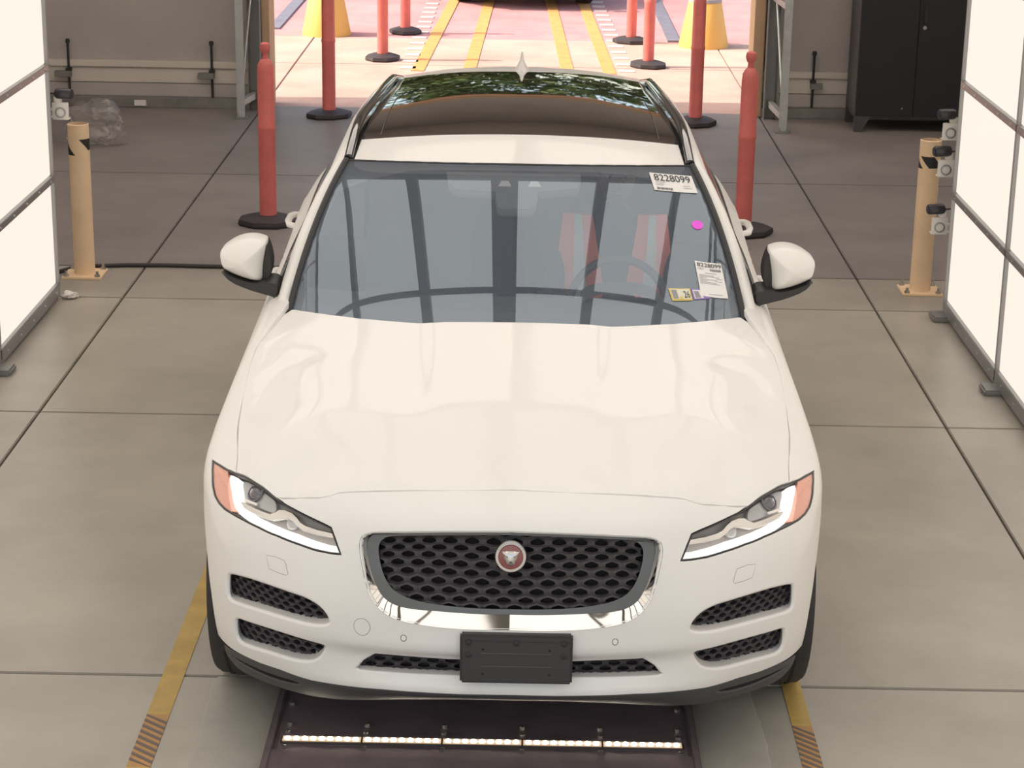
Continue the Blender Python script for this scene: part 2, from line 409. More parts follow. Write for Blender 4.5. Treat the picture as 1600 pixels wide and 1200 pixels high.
# outlines on the body surface, (s, t) in metres along / up the shell; hood_side and hood_rear in plan (x, y)
POLY = {
 'hood_front': [(0,0.8901),(0.1603,0.8889),(0.3292,0.8913),(0.4767,0.8902),(0.5465,0.8902),(0.5855,0.8895),(0.6117,0.8839),(0.646,0.8827),(0.7277,0.8926),(0.8154,0.8857)],
 'hl': [(1.2577,0.8271),(1.196,0.8445),(1.1366,0.8578),(1.0735,0.8758),(1.0263,0.8901),(0.9716,0.8968),(0.9253,0.8985),(0.8812,0.8964),(0.8229,0.8844),(0.7814,0.8723),(0.744,0.8609),(0.6976,0.8447),(0.6326,0.8223),(0.5699,0.8016),(0.5482,0.7709),(0.5207,0.7246),(0.561,0.7271),(0.612,0.733),(0.6844,0.7498),(0.7626,0.7645),(0.8474,0.7714),(0.9181,0.7702),(0.9801,0.767),(1.0285,0.764),(1.0719,0.7651),(1.1146,0.7721),(1.1525,0.7868),(1.189,0.8077),(1.2287,0.8213)],
 'drl': [(1.1064,0.8551),(1.0547,0.8289),(1.0188,0.8047),(0.9887,0.7885),(0.9542,0.78),(0.9117,0.7774),(0.8497,0.7772),(0.7848,0.7728),(0.7052,0.7603),(0.6309,0.7442),(0.5791,0.7362),(0.5385,0.7336),(0.5385,0.7445),(0.581,0.7475),(0.6338,0.7592),(0.7102,0.7783),(0.7911,0.7908),(0.8527,0.794),(0.9106,0.7935),(0.9492,0.7972),(0.9775,0.8047),(1.0038,0.8232),(1.0579,0.8655)],
 'blade': [(0.9848,0.8097),(0.9345,0.8148),(0.8673,0.8213),(0.8321,0.8253),(0.8123,0.8378),(0.8009,0.849),(0.7787,0.8532),(0.7483,0.847),(0.7224,0.8332),(0.6998,0.8161),(0.6736,0.8051),(0.6241,0.7926),(0.5679,0.7844),(0.5644,0.7753),(0.6218,0.7823),(0.6775,0.7936),(0.7038,0.8063),(0.7296,0.8238),(0.7527,0.832),(0.7795,0.8301),(0.8032,0.8197),(0.8211,0.8122),(0.8601,0.8085),(0.9265,0.8029),(0.9747,0.8012)],
 'module': [(1.0415,0.8721),(1.0029,0.8881),(0.9161,0.8912),(0.8649,0.8859),(0.8377,0.8751),(0.8207,0.8372),(0.8555,0.8341),(0.9278,0.8281),(0.9736,0.8287),(1.0042,0.8443)],
 'amber': [(1.2352,0.8285),(1.1848,0.8427),(1.1285,0.8554),(1.099,0.8442),(1.0626,0.8187),(1.0348,0.7986),(1.0064,0.7789),(0.9922,0.7693),(1.0272,0.7671),(1.0665,0.768),(1.1075,0.7751),(1.1439,0.7906),(1.182,0.8111)],
 'lens': [(0.9366,0.8702)],
 'lens2': [(0.7432,0.8196)],
 'slot1': [(0.9594,0.5661),(0.8683,0.5918),(0.7961,0.5993),(0.7254,0.5997),(0.6601,0.5948),(0.6294,0.591),(0.5843,0.5766),(0.5528,0.5528),(0.5367,0.5244),(0.5385,0.5085),(0.5689,0.4946),(0.6205,0.4881),(0.6787,0.4862),(0.7423,0.4822),(0.8116,0.4761),(0.8874,0.4673),(0.956,0.4576),(0.9807,0.4703),(0.9796,0.5123),(0.9751,0.5477)],
 'slot2': [(0.9414,0.425),(0.8766,0.4343),(0.7926,0.4428),(0.7039,0.447),(0.6256,0.444),(0.5625,0.439),(0.5617,0.4162),(0.5873,0.3818),(0.6239,0.3639),(0.6763,0.357),(0.7413,0.3567),(0.811,0.3536),(0.8718,0.3469),(0.9296,0.3415),(0.9542,0.3597),(0.9544,0.3942)],
 'slot3': [(0,0.4171),(0.1834,0.4173),(0.3001,0.4238),(0.4062,0.4279),(0.4513,0.3996),(0.478,0.3699),(0.4612,0.3601),(0.2998,0.3577),(0.1442,0.3572),(0,0.3599)],
 'grille': [(0,0.7987),(0.1871,0.7949),(0.3042,0.7932),(0.3849,0.793),(0.4229,0.7927),(0.4486,0.7878),(0.4611,0.7759),(0.4633,0.7546),(0.4556,0.7248),(0.4379,0.6657),(0.4182,0.6214),(0.3923,0.5879),(0.3578,0.5634),(0.3191,0.5499),(0.2522,0.5409),(0.1812,0.535),(0.0868,0.5334),(0,0.5346)],
 'grille_in': [(0,0.7963),(0.187,0.7924),(0.304,0.7905),(0.3804,0.7903),(0.4161,0.79),(0.4402,0.7834),(0.4506,0.7723),(0.4522,0.7527),(0.4438,0.7249),(0.4274,0.6784),(0.408,0.64),(0.3811,0.6073),(0.3418,0.5874),(0.2897,0.5803),(0.2193,0.5782),(0.1438,0.5743),(0.0685,0.5728),(0,0.5736)],
 'mesh': [(0,0.7867),(0.1865,0.7823),(0.3031,0.7809),(0.3751,0.7798),(0.3994,0.775),(0.412,0.7577),(0.4091,0.7252),(0.3938,0.6795),(0.3705,0.6446),(0.3387,0.6221),(0.2767,0.6045),(0.1818,0.5939),(0.0875,0.5896),(0,0.5899)],
 'wash': [(0.7893,0.6933),(0.7536,0.6972),(0.7151,0.6903),(0.7066,0.6748),(0.6959,0.6493),(0.7037,0.6437),(0.7415,0.6465),(0.7704,0.6504),(0.7808,0.6721)],
 'white_bottom': [(0,0.3052),(0.1425,0.303),(0.2579,0.3066),(0.3765,0.3084),(0.5101,0.3041),(0.6261,0.3006),(0.7571,0.3079),(0.8454,0.3042),(0.9478,0.3041),(1.0685,0.2904)],
 'sens': [(0.3128,0.4987)],
 'tow': [(0.44,0.5208)],
 'hood_side': [(0.863,0.5077),(0.8724,0.5793),(0.8898,0.7334),(0.9008,0.9381),(0.9004,1.1131),(0.8891,1.2089),(0.8678,1.2805),(0.8442,1.3641),(0.8198,1.4467),(0.7958,1.4764)],
 'hood_rear': [(0.7814,1.4698),(0.7613,1.4511),(0.7001,1.4059),(0.6405,1.3696),(0.5477,1.3278),(0.4571,1.3047),(0.3675,1.2882),(0.3228,1.2805),(0.2782,1.2694),(0.2453,1.2738),(0.146,1.2749),(0.0136,1.2761)],
}
# ================================================================ the setting
def slab_mat(name, col, rough, spec=.35):
    m = mat(name, col, rough, noise=(1.3, .20, None), bump=(60, .05), spec=spec)
    return m
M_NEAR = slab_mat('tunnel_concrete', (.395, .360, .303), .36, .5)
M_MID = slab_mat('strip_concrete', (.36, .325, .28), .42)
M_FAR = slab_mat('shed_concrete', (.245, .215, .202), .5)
M_OUT1 = slab_mat('yard_concrete', (.54, .37, .315), .8)
M_OUT2 = slab_mat('pink_paving', (.53, .275, .28), .8)
M_FRONT = slab_mat('bounce_yard_concrete', (.70, .61, .50), .8)
M_DIRT = mat('joint_dirt', (.05, .045, .04), .9)

floor = MB().box(-6.2, 6.2, -6.4, 12.2, -.30, -.03).build('floor', M_DIRT, smooth=0); tag(floor, 'grey concrete floor of the inspection shed', kind='structure')
XJ = [-6.2, -2.23, 2.01, 6.2]
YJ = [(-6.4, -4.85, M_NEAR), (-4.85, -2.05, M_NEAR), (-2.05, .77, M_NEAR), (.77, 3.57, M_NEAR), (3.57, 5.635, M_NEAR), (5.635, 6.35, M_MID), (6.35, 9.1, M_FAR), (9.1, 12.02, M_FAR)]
def slab(x0, x1, y0, y1, m, parent, z=0.0, g=.006):
    return MB().box(x0+g, x1-g, y0+g, y1-g, z-.06, z, bev=.004).build('floor_slab', m, parent, smooth=30)
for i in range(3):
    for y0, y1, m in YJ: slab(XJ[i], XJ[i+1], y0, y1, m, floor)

yard = MB().box(-30, 30, 12.2, 60, -.30, -.03).build('floor_outside', M_DIRT, smooth=0); tag(yard, 'sunlit concrete yard outside the open door', kind='structure')
for i, (x0, x1) in enumerate([(-9, -6.2), (-6.2, -2.23), (-2.23, 2.01), (2.01, 6.2), (6.2, 10)]):
    for y0, y1 in [(12.02, 14.5), (14.5, 16.38)]: slab(x0, x1, y0, y1, M_OUT1, yard, z=-.004)
for x0, x1, y0, y1 in [(-30, -9, 12.2, 16.38), (10, 30, 12.2, 16.38), (-30, 30, 16.38, 60)]:
    MB().box(x0, x1, y0+.004, y1, -.06, -.006).build('pavement', M_OUT2, yard, smooth=0)
front = MB().box(-30, 30, -45, -6.4, -.30, -.03).build('floor_bounce_yard', M_DIRT, smooth=0); tag(front, 'unseen sunlit yard before the shed, added to bounce light', kind='structure')  # unseen pale ground added to throw daylight onto the bumper
for i in range(6):
    for k in range(4): slab(-12+i*4, -8+i*4, -6.4-(k+1)*5, -6.4-k*5, M_FRONT, front, z=-.004)
M_YEL = mat('yellow_line_paint', (.66, .33, .11), .7, noise=(6, .15, None))
M_WHT = mat('white_line_paint', (.68, .52, .47), .7)
for xs in [((-1.02, 14.1), (-.87, 19.7), (-.80, 26)), ((-.53, 14.1), (-.44, 19.8), (-.40, 26)), ((.42, 14.1), (.30, 19.9), (.25, 26)), ((.82, 14.1), (.69, 19.9), (.62, 26))]:
    pts = [(x, y) for x, y in xs]; w_ = .062
    mb = MB(); mb.add([(x+s, y, .003) for x, y in pts for s in (-w_, w_)] + [(x+s, y, -.01) for x, y in pts for s in (-w_, w_)],
        [(0, 1, 3, 2), (2, 3, 5, 4), (0, 6, 7, 1), (4, 5, 11, 10), (0, 2, 8, 6), (2, 4, 10, 8), (1, 7, 9, 3), (3, 9, 11, 5)])
    o = mb.build('lane_line', M_YEL, yard, smooth=0)
for sgn, x0 in ((-1, -1.12), (1, .93)):
    for k in range(16):
        y = 14.3 + k*.42; x = x0 - sgn*.0 + (sgn*.02*(6-k)*.5 if sgn > 0 else -.0) 
        MB().box(x-.075, x+.075, y-.07, y+.07, -.008, .003).build('white_dash', M_WHT, yard, smooth=0)
M_STRIP = mat('dark_lane_strip', (.20, .19, .24), .5, noise=(5, .2, None))  # flat grey-violet strips lying along the lane
for x, y0, y1 in ((-2.73, 16.9, 23), (1.585, 16.4, 24)):
    o = MB().box(x-.07, x+.07, y0, y1, -.01, .012, bev=.004).build('lane_strip', M_STRIP, yard)

# ---- shed shell
M_WALL = mat('wall_sheet', (.43, .39, .36), .7, noise=(2.2, .08, None))
M_WALL2 = mat('wall_ledge', (.60, .54, .47), .65)
M_CHAN = mat('base_channel', (.24, .225, .21), .5, metal=.3, noise=(8, .2, None))
M_JAMB = mat('door_jamb', (.52, .36, .22), .7)
M_ROOF = mat('shed_roof', (.66, .63, .60), .8)
def wall_back(name, x0, x1, lab):
    w_ = MB().box(x0, x1, 11.93, 12.2, 0, 5.4).build(name, M_WALL, smooth=0); tag(w_, lab, kind='structure')
    MB().box(x0, x1, 11.885, 11.935, .33, .385, bev=.006).build('ledge', M_WALL2, w_)
    MB().box(x0, x1, 11.905, 11.935, .20, .33, bev=.004).build('kick_panel', M_WALL2, w_)
    MB().box(x0, x1, 11.90, 11.935, .085, .195, bev=.004).build('kick_panel', M_WALL, w_)
    MB().box(x0, x1, 11.82, 11.935, .0, .085, bev=.005).build('base_channel', M_CHAN, w_)
    return w_
wl = wall_back('wall_back_left', -6.2, -2.22, 'beige sheet wall left of the open door')
wr = wall_back('wall_back_right', 2.02, 6.2, 'beige sheet wall right of the open door')
for x0, x1, w_ in ((-2.22, -2.15, wl), (1.93, 2.02, wr)):
    MB().box(x0, x1, 11.86, 12.24, 0, 3.75, bev=.006).build('door_jamb', M_JAMB, w_)
hd = MB().box(-2.22, 2.02, 11.93, 12.2, 3.75, 5.4).build('wall_back_header', M_WALL, smooth=0); tag(hd, 'wall above the open door', kind='structure')
MB().box(-2.22, 2.02, 11.88, 12.24, 3.62, 3.76, bev=.006).build('door_header', M_JAMB, hd)
for x0, x1, n in ((-6.4, -6.2, 'wall_left'), (6.2, 6.4, 'wall_right')):
    o = MB().box(x0, x1, -6.4, 12.2, 0, 5.4).build(n, M_WALL, smooth=0); tag(o, 'plain beige side wall of the shed', kind='structure')
roof = MB().box(-6.4, 6.4, -6.4, 5.9, 5.4, 5.6).build('ceiling', M_ROOF, smooth=0); tag(roof, 'shed roof with added translucent sheets that brighten the rear bay', kind='structure')
MB().box(-6.4, 6.4, 9.3, 12.2, 5.4, 5.6).build('roof_sheet', M_ROOF, roof, smooth=0)
def sheet_mat():  # added unseen sheets, pass daylight down to brighten the rear bay
    m = bpy.data.materials.new('fill_light_sheet'); m.use_nodes = True; n = m.node_tree; n.nodes.clear()
    o = n.nodes.new('ShaderNodeOutputMaterial'); t_ = n.nodes.new('ShaderNodeBsdfTranslucent'); t_.inputs[0].default_value = (.92, .88, .83, 1); n.links.new(t_.outputs[0], o.inputs[0]); return m
M_FILL = sheet_mat()
for k in range(8):
    x = -6.0 + k*1.5
    MB().add([(x+.05, 5.9, 5.5), (x+1.45, 5.9, 5.5), (x+1.45, 9.3, 5.5), (x+.05, 9.3, 5.5)], [(0, 1, 2, 3)]).build('fill_light_sheet', M_FILL, roof, smooth=0, recalc=False)
for k in range(9):
    x = -6.0 + k*1.5; MB().box(x-.06, x+.06, 5.9, 9.3, 5.4, 5.6).build('roof_rib', M_ROOF, roof, smooth=0)
for x in (-6.2, 6.2): MB().box(x-.2, x+.15, 5.9, 9.3, 5.4, 5.6).build('roof_sheet', M_ROOF, roof, smooth=0)

# ---- galvanised door-track frames beside the opening
M_GALV = mat('galvanised_steel', (.50, .50, .49), .42, metal=.55, noise=(14, .12, None))
M_GALVD = mat('dull_steel', (.27, .265, .26), .5, metal=.5)
M_BOLT = mat('zinc_bolt', (.45, .43, .40), .35, metal=.9)
def track_frame(label, xw, xf, yf, sgn):
    t = thing('door_track_frame', label, 'steel frame', (xw, 11.8, 0))
    def L(p): return (p[0]-xw, p[1]-11.8, p[2])
    # wall channel: two legs and a web
    m = MB(); m.box(-.055, .055, .03, .06, 0, 3.6, bev=.004); m.box(-.055, -.045, -.05, .06, 0, 3.6, bev=.002); m.box(.045, .055, -.05, .06, 0, 3.6, bev=.002)
    m.build('wall_channel', M_GALVD, t)
    fx, fy = xf-xw, yf-11.8
    m = MB(); m.box(fx-.032, fx+.032, fy-.006, fy, 0, 3.6, bev=.002); m.box(fx+sgn*.032-.004, fx+sgn*.032+.004, fy, fy+.06, 0, 3.6, bev=.002)
    m.build('front_post', M_GALV, t)
    for z in (.13, 1.02, 1.9, 2.8):
        m = MB(); d = Vector((fx, fy, 0)) - Vector((0, .0, 0)); n = d.normalized(); s = Vector((-n.y, n.x, 0))
        vs = [];
        for q in (0.0, 1.0):
            c = d*q + Vector((0, 0, z)); vs += [c + s*.022 + Vector((0, 0, -.025)), c - s*.022 + Vector((0, 0, -.025)), c - s*.022 + Vector((0, 0, .025)), c + s*.022 + Vector((0, 0, .025))]
        m.add(vs, [(0, 1, 2, 3), (7, 6, 5, 4), (0, 4, 5, 1), (1, 5, 6, 2), (2, 6, 7, 3), (3, 7, 4, 0)]); m.build('rung', M_GALV, t)
    for z0, z1 in ((.14, 1.0), (1.03, 1.88)):
        MB().tube([(fx, fy, z0), (fx*.15, fy*.15, z1)], .009, 6).build('diagonal_brace', M_GALV, t)
    MB().box(fx-.06, fx+.06, fy-.05, fy+.07, 0, .012, bev=.002).build('foot_plate', M_GALVD, t)
    for dx in (-.03, .045):
        MB().lathe([(.012, .012), (.012, .03), (.006, .03), (.006, .05)], 8, (fx+dx, fy-.03, 0)).build('anchor_bolt', M_BOLT, t)
    return t
track_frame('galvanised track frame on the left side of the open door', -2.27, -2.335, 11.38, -1)
track_frame('galvanised track frame on the right side of the open door, by the black cabinet', 2.085, 2.12, 11.15, 1)

# ---- slide bolts on the back wall
M_BLK = mat('black_metal', (.035, .032, .032), .45, metal=.2)
def slide_bolt(x, bx, label):
    t = thing('slide_bolt', label, 'bolt', (x, 11.88, 0), group='slide bolts along the back wall')
    MB().tube([(0, 0, .06), (.0, 0, .30), (0.0, 0, .545)], .011, 8).build('rod', M_BLK, t)
    MB().lathe([(.018, .53), (.02, .55), (.014, .565)], 8).build('knob', M_BLK, t)
    MB().box(min(0, bx)-.02, max(0, bx)+.02, -.03, .03, .245, .295, bev=.004).build('bracket', M_CHAN, t)
    MB().box(-.025, .025, -.025, .03, .295, .32, bev=.003).build('latch', M_BLK, t)
slide_bolt(-3.86, -.10, 'black slide bolt on the wall near the left light panels')
slide_bolt(-2.645, -.10, 'black slide bolt on the wall beside the left track frame')
slide_bolt(2.45, .06, 'black slide bolt between the right track frame and black cabinet')
lab = MB().box(-3.30, -3.20, 11.80, 11.818, .02, .065).build('paper_tag', mat('paper', (.75, .72, .68), .8), smooth=0)
tag(lab, 'small white paper tag on the channel at the foot of the left wall', 'tag')

# ---- black cabinet
M_CAB = mat('black_cabinet_paint', (.013, .010, .013), .42, noise=(3, .2, None))
M_CABS = mat('cabinet_side_paint', (.06, .055, .058), .45)
t = thing('storage_cabinet', 'tall black steel storage cabinet standing on tapered feet against the back wall', 'cabinet', (3.19, 11.24, 0))
MB().box(-.47, .47, .02, .52, .11, 1.95, bev=.006).build('body', M_CABS, t)
for s in (-1, 1):
    d = MB().box(min(s*.003, s*.465), max(s*.003, s*.465), -.002, .022, .13, 1.93, bev=.004).build('door', M_CAB, t)
    if s > 0:
        MB().box(.035, .06, -.03, -.002, .90, 1.04, bev=.006).build('handle', M_BLK, d)
        MB().lathe([(.016, -.012), (.016, 0)], 12, (.048, 0, .86), 'Y').build('lock', M_BOLT, d)
for sx in (-1, 1):
    for y0, y1 in ((.0, .07), (.45, .52)):
        m = MB(); x = sx*.47; m.prism([(x, .13), (x - sx*.13, .13), (x - sx*.055, 0), (x, 0)], lambda a, b, y0=y0: (a, y0, b), lambda a, b, y1=y1: (a, y1, b)); m.build('foot', M_CABS, t)
MB().lathe([(.007, -.004), (.007, 0)], 10, (-.09, 0, .20), 'Y').build('rivet', M_BOLT, t)

t = thing('grey_bin', 'small grey ribbed bin on the floor behind the right light panels', 'bin', (3.82, 11.55, 0))
MB().lathe([(.10, 0), (.115, .02), (.13, .30), (.14, .31), (.14, .34), (.12, .335), (.10, .05)], 16).build('body', mat('bin_grey', (.16, .155, .16), .5), t)
for k in range(6):
    a = k*math.pi/3; MB().box(-.004, .004, .118, .136, .03, .29, M=Matrix.Rotation(a, 4, 'Z')).build('rib', MATS['bin_grey'], t)
t = thing('safety_pole', 'yellow pole with black grip leaning space beside the black cabinet', 'pole', (3.80, 11.75, 0))
t['label'] = 'yellow pole with a black grip standing right of the black cabinet'
MB().lathe([(.03, .75), (.03, 1.9)], 12).build('pole', mat('pole_yellow', (.55, .33, .05), .5), t)
MB().lathe([(.045, 0), (.045, .02), (.034, .03), (.034, .75)], 12).build('grip', M_BLK, t)

# ---- light panels: side walls of the tunnel
M_FRAME = mat('panel_frame_alu', (.34, .335, .33), .38, metal=.6)
M_LIT = emit_mat('lit_diffuser', (1.0, .905, .80), PANEL_STRENGTH)
M_SCREW = mat('frame_screw', (.7, .68, .65), .3, metal=.8)
def light_wall(name, label, x, sgn, y1, ncol):
    """sgn = direction of the lit face"""
    t = thing(name, label, 'light panel', (x, y1, 0))
    W, Hh, z0 = 1.335, .602, .075
    th = .05
    lo, hi = (-sgn*th, 0) if sgn > 0 else (0, -sgn*th)
    for c in range(ncol):
        for r in range(5):
            y = -c*W; z = z0 + r*(Hh+.012)
            MB().box(min(lo, hi)+.012, max(lo, hi)-.012, y-W+.012, y-.012, z+.014, z+Hh-.002, bev=.004).build('diffuser', M_LIT, t)
    ft = sgn*.008
    top = z0 + 5*(Hh+.012)
    def bar(y0_, y1_, za, zb, nm='rail'):
        b = MB().box(min(-sgn*th, ft), max(-sgn*th, ft), y0_, y1_, za, zb, bev=.003).build(nm, M_FRAME, t); return b
    for r in range(6):
        z = z0 + r*(Hh+.012) - .014
        zz = (z-.045, z+.028) if r == 0 else (z-.012, z+.026)
        b = bar(-ncol*W, .0, zz[0], zz[1])
        if r <= 3:
            for k in range(int(ncol*W/.28)):
                MB().lathe([(.0065, -.002), (.0065, .004), (.003, .006)], 8, (ft, -.09 - k*.28, (zz[0]+zz[1])/2), 'X').build('screw', M_SCREW, b)
    for c in range(ncol+1):
        y = -c*W; bar(y-(.011 if c else .006), y+(.011 if c else .002), .03, top, 'stile')
    for c in range(0 if sgn < 0 else 1, ncol):
        f = MB().box(min(-sgn*.1, sgn*.085), max(-sgn*.1, sgn*.085), -c*W-.11 - .05, -c*W-.02 + (.02 if c == 0 else 0), 0, .03, bev=.008).build('foot', M_GALVD, t)
    return t
light_wall('light_wall', 'wall of glowing white light panels on the left of the car', -2.58, 1, 5.60, 7)
light_wall('light_wall', 'wall of glowing white light panels on the right of the car', 2.375, -1, 5.56, 7)

# ---- lit ceiling of the tunnel: panels between dark beams
M_BEAM = mat('ceiling_beam', (.10, .095, .085), .6)
M_LITC = emit_mat('lit_ceiling_diffuser', (1.0, .93, .85), 1.0)
t = thing('light_ceiling', 'ceiling of glowing white panels between dark beams over the car', 'light panel', (-.095, 0, 3.18))
BX = [-2.44, -1.265, -.597, 0, .622, 1.215, 2.17, 2.42]; BY = [-3.6, -1.2, 1.69, 3.24]
for i in range(7):
    for j in range(3):
        MB().box(BX[i]+.01, BX[i+1]-.01, BY[j]+.01, BY[j+1]-.01, .03, .06, bev=.004).build('diffuser', M_LITC, t)
for i, x in enumerate(BX):
    w_ = .085 if i == 3 else .036
    MB().box(x-w_, x+w_, BY[0], BY[-1], -.06, .07, bev=.004).build('beam', M_BEAM, t)
for j, y in enumerate(BY):
    MB().box(BX[0], BX[-1], y-.035, y+.035, -.02, .08, bev=.004).build('cross_beam', M_BEAM, t)

# ---- small cameras on brackets at the panel edges
M_CWHT = mat('white_bracket', (.80, .77, .72), .5)
M_CBLK = mat('camera_black', (.03, .028, .035), .35)
def bracket_camera(x, y, z, sgn, label, group='small cameras on the light panel edges'):
    t = thing('inspection_camera', label, 'camera', (x, y, z), group=group)
    m = MB(); m.box(-.045, .045, -.006, .006, -.055, .035, bev=.003); m.box(-.045, .045, -.006, .05, -.061, -.055, bev=.002); m.build('bracket_plate', M_CWHT, t)
    m = MB(); m.box(*sorted((sgn*.04, sgn*.16)), -.006, .006, -.052, -.040, bev=.002); m.box(*sorted((sgn*.04, sgn*.16)), -.006, .006, -.008, .004, bev=.002); m.box(*sorted((sgn*.06, sgn*.10)), -.075, .006, -.040, -.008, bev=.002); m.build('bracket_arm', M_CWHT, t)
    MB().lathe([(.030, -.010), (.030, -.007), (.022, -.007), (.022, -.010)], 20, (0, 0, -.02), 'Y', cap=False).build('adjuster_ring', M_CBLK if False else M_FRAME, t)
    MB().box(.012*sgn-.022, .012*sgn+.022, -.01, .014, .03, .075, bev=.008).build('clamp', M_CWHT, t)
    m = MB(); m.lathe([(.024, -.05), (.030, -.04), (.030, .03), (.026, .045)], 16, (0, 0, 0), 'X')
    b = m.build('camera_body', M_CBLK, t, loc=(-sgn*.028, -.012, .085)); b.rotation_euler = (0, 0, sgn*.25)
    MB().lathe([(.018, -.052), (.018, -.05)], 16, (0, 0, 0), 'X').build('lens', mat('lens_glass', (.02, .02, .05), .08, coat=1), b)
    MB().tube([(sgn*.02, .0, .08), (sgn*.08, .02, .085), (sgn*.15, .02, .12)], .005, 6).build('cable', M_CBLK, t)
for x, z, s, l in ((-2.535, 1.06, -1, 'small black camera on a white bracket at the left light panels'),
                   (2.355, 1.03, 1, 'topmost of three white bracket cameras at the right light panels'),
                   (2.345, .825, 1, 'middle of three white bracket cameras at the right light panels'),
                   (2.335, .50, 1, 'lowest of three white bracket cameras at the right light panels')):
    bracket_camera(x, 5.665, z, s, l)

# ---- bollards
M_BOL = mat('bollard_paint', (.92, .68, .44), .42, noise=(4, .10, None))
M_TAPE = mat('black_tape', (.02, .02, .02), .5)
def bollard(x, y, label, ph):
    t = thing('bollard', label, 'bollard', (x, y, 0), group='tan steel bollards')
    r = .0605
    MB().lathe([(r, .012), (r, .893), (r-.006, .896), (r-.007, .80)], 28, cap=False).build('pipe', M_BOL, t)
    MB().lathe([(.0, .868), (r-.006, .868)], 24, cap=False).build('inner_cap', mat('bollard_top', (.10, .06, .04), .8), t)
    for a0, w_, zt in ph:
        m = MB(); m.grid([[((r+.0012)*math.sin(R(a0 + 55*v + w_*u)), -(r+.0012)*math.cos(R(a0 + 55*v + w_*u)), zt - .066*v) for u in np.linspace(0, 1, 13)] for v in np.linspace(0, 1, 7)]); m.build('black_tape', M_TAPE, t, recalc=False)
    MB().box(-.115, .115, -.115, .115, 0, .014, bev=.003).build('base_plate', M_BOL, t)
    for sx in (-1, 1):
        for sy in (-1, 1):
            MB().lathe([(.016, .014), (.016, .026), (.008, .026), (.008, .045)], 6, (sx*.09, sy*.09, 0)).build('anchor_bolt', M_BOLT, t)
bollard(-2.545, 6.13, 'tan steel bollard bolted to the floor beside the left light panels', [(12, 80, .812), (-145, 80, .785), (-235, 80, .80)])
bollard(2.335, 6.08, 'tan steel bollard bolted to the floor beside the right light panels', [(-66, 80, .805), (84, 70, .80), (200, 60, .80)])

# ---- orange delineator posts
M_ORG = mat('orange_plastic', (.76, .19, .17), .5, noise=(9, .12, None))
M_RUB = mat('rubber_base', (.045, .036, .04), .6, noise=(12, .2, None))
M_REFL = mat('white_reflector', (.85, .84, .82), .4)
def post_base(mb_r=.20):
    m = MB(); n = 8
    def ring(r, z): return [(r*math.cos(math.pi/8 + k*math.pi/4), r*math.sin(math.pi/8 + k*math.pi/4)*.86, z) for k in range(n)]
    m.rings([ring(.195, 0), ring(.205, .015), ring(.20, .04), ring(.125, .062), ring(.07, .066)], True, True, True); return m
proto = thing('delineator_post', 'x', 'traffic post')
post_base().build('base', M_RUB, proto, smooth=25)
pt = MB().lathe([(.055, .06), (.055, .62), (.0585, .63), (.0585, .645), (.055, .655), (.0535, .99), (.050, 1.035), (.034, 1.065), (.021, 1.075), (.018, 1.105), (.028, 1.12), (.035, 1.145), (.03, 1.17), (.012, 1.18)], 20).build('tube', M_ORG, proto)
spots = [(-1.64, 7.53, 'orange post on a black base at the left, nearest to the car', 0, 0), (1.44, 7.49, 'orange post on a black base at the right, nearest to the car', 0, 1),
         (-1.62, 11.52, 'orange post standing in the left of the doorway', 0, 2), (1.43, 11.45, 'orange post standing in the right of the doorway', 0, 3),
         (-1.40, 14.8, 'orange post outside, nearer of the left pair', 0, 4), (-1.29, 16.75, 'orange post outside, farther of the left pair', 0, 5),
         (1.21, 14.62, 'orange post with white reflective band outside on the right', 1, 6), (1.12, 16.3, 'orange post outside on the right, behind the banded post', 0, 7)]
for x, y, l, band, k in spots:
    o = proto if k == 0 else copy_tree(proto)
    o.location = (x, y, 0 if y < 12 else -.004); o.rotation_euler = (0, 0, k*.37); tag(o, l, 'traffic post', 'orange delineator posts')
    if band: MB().lathe([(.0560, .73), (.0565, .735), (.0562, .83), (.0555, .835)], 20, cap=False).build('reflective_band', M_REFL, o)

# ---- yellow bollard cones outside
M_YCONE = mat('yellow_cone_plastic', (.80, .47, .12), .55)
for x, y, l in ((-2.12, 16.55, 'yellow cone-shaped bollard cover outside on the left'), (1.87, 16.12, 'yellow cone-shaped bollard cover outside on the right')):
    t = thing('bollard_cone', l, 'bollard cover', (x, y, -.005), group='yellow bollard cones')
    MB().lathe([(.262, 0), (.262, .015), (.172, .47), (.168, .475)], 32).build('cone', M_YCONE, t)
    MB().lathe([(.176, .465), (.172, .50), (.10, .515)], 28).build('collar', mat('cone_collar', (.35, .32, .34), .6), t)
    MB().lathe([(.07, .51), (.07, 1.25), (.055, 1.28), (.02, 1.29)], 20).build('post', M_REFL, t)

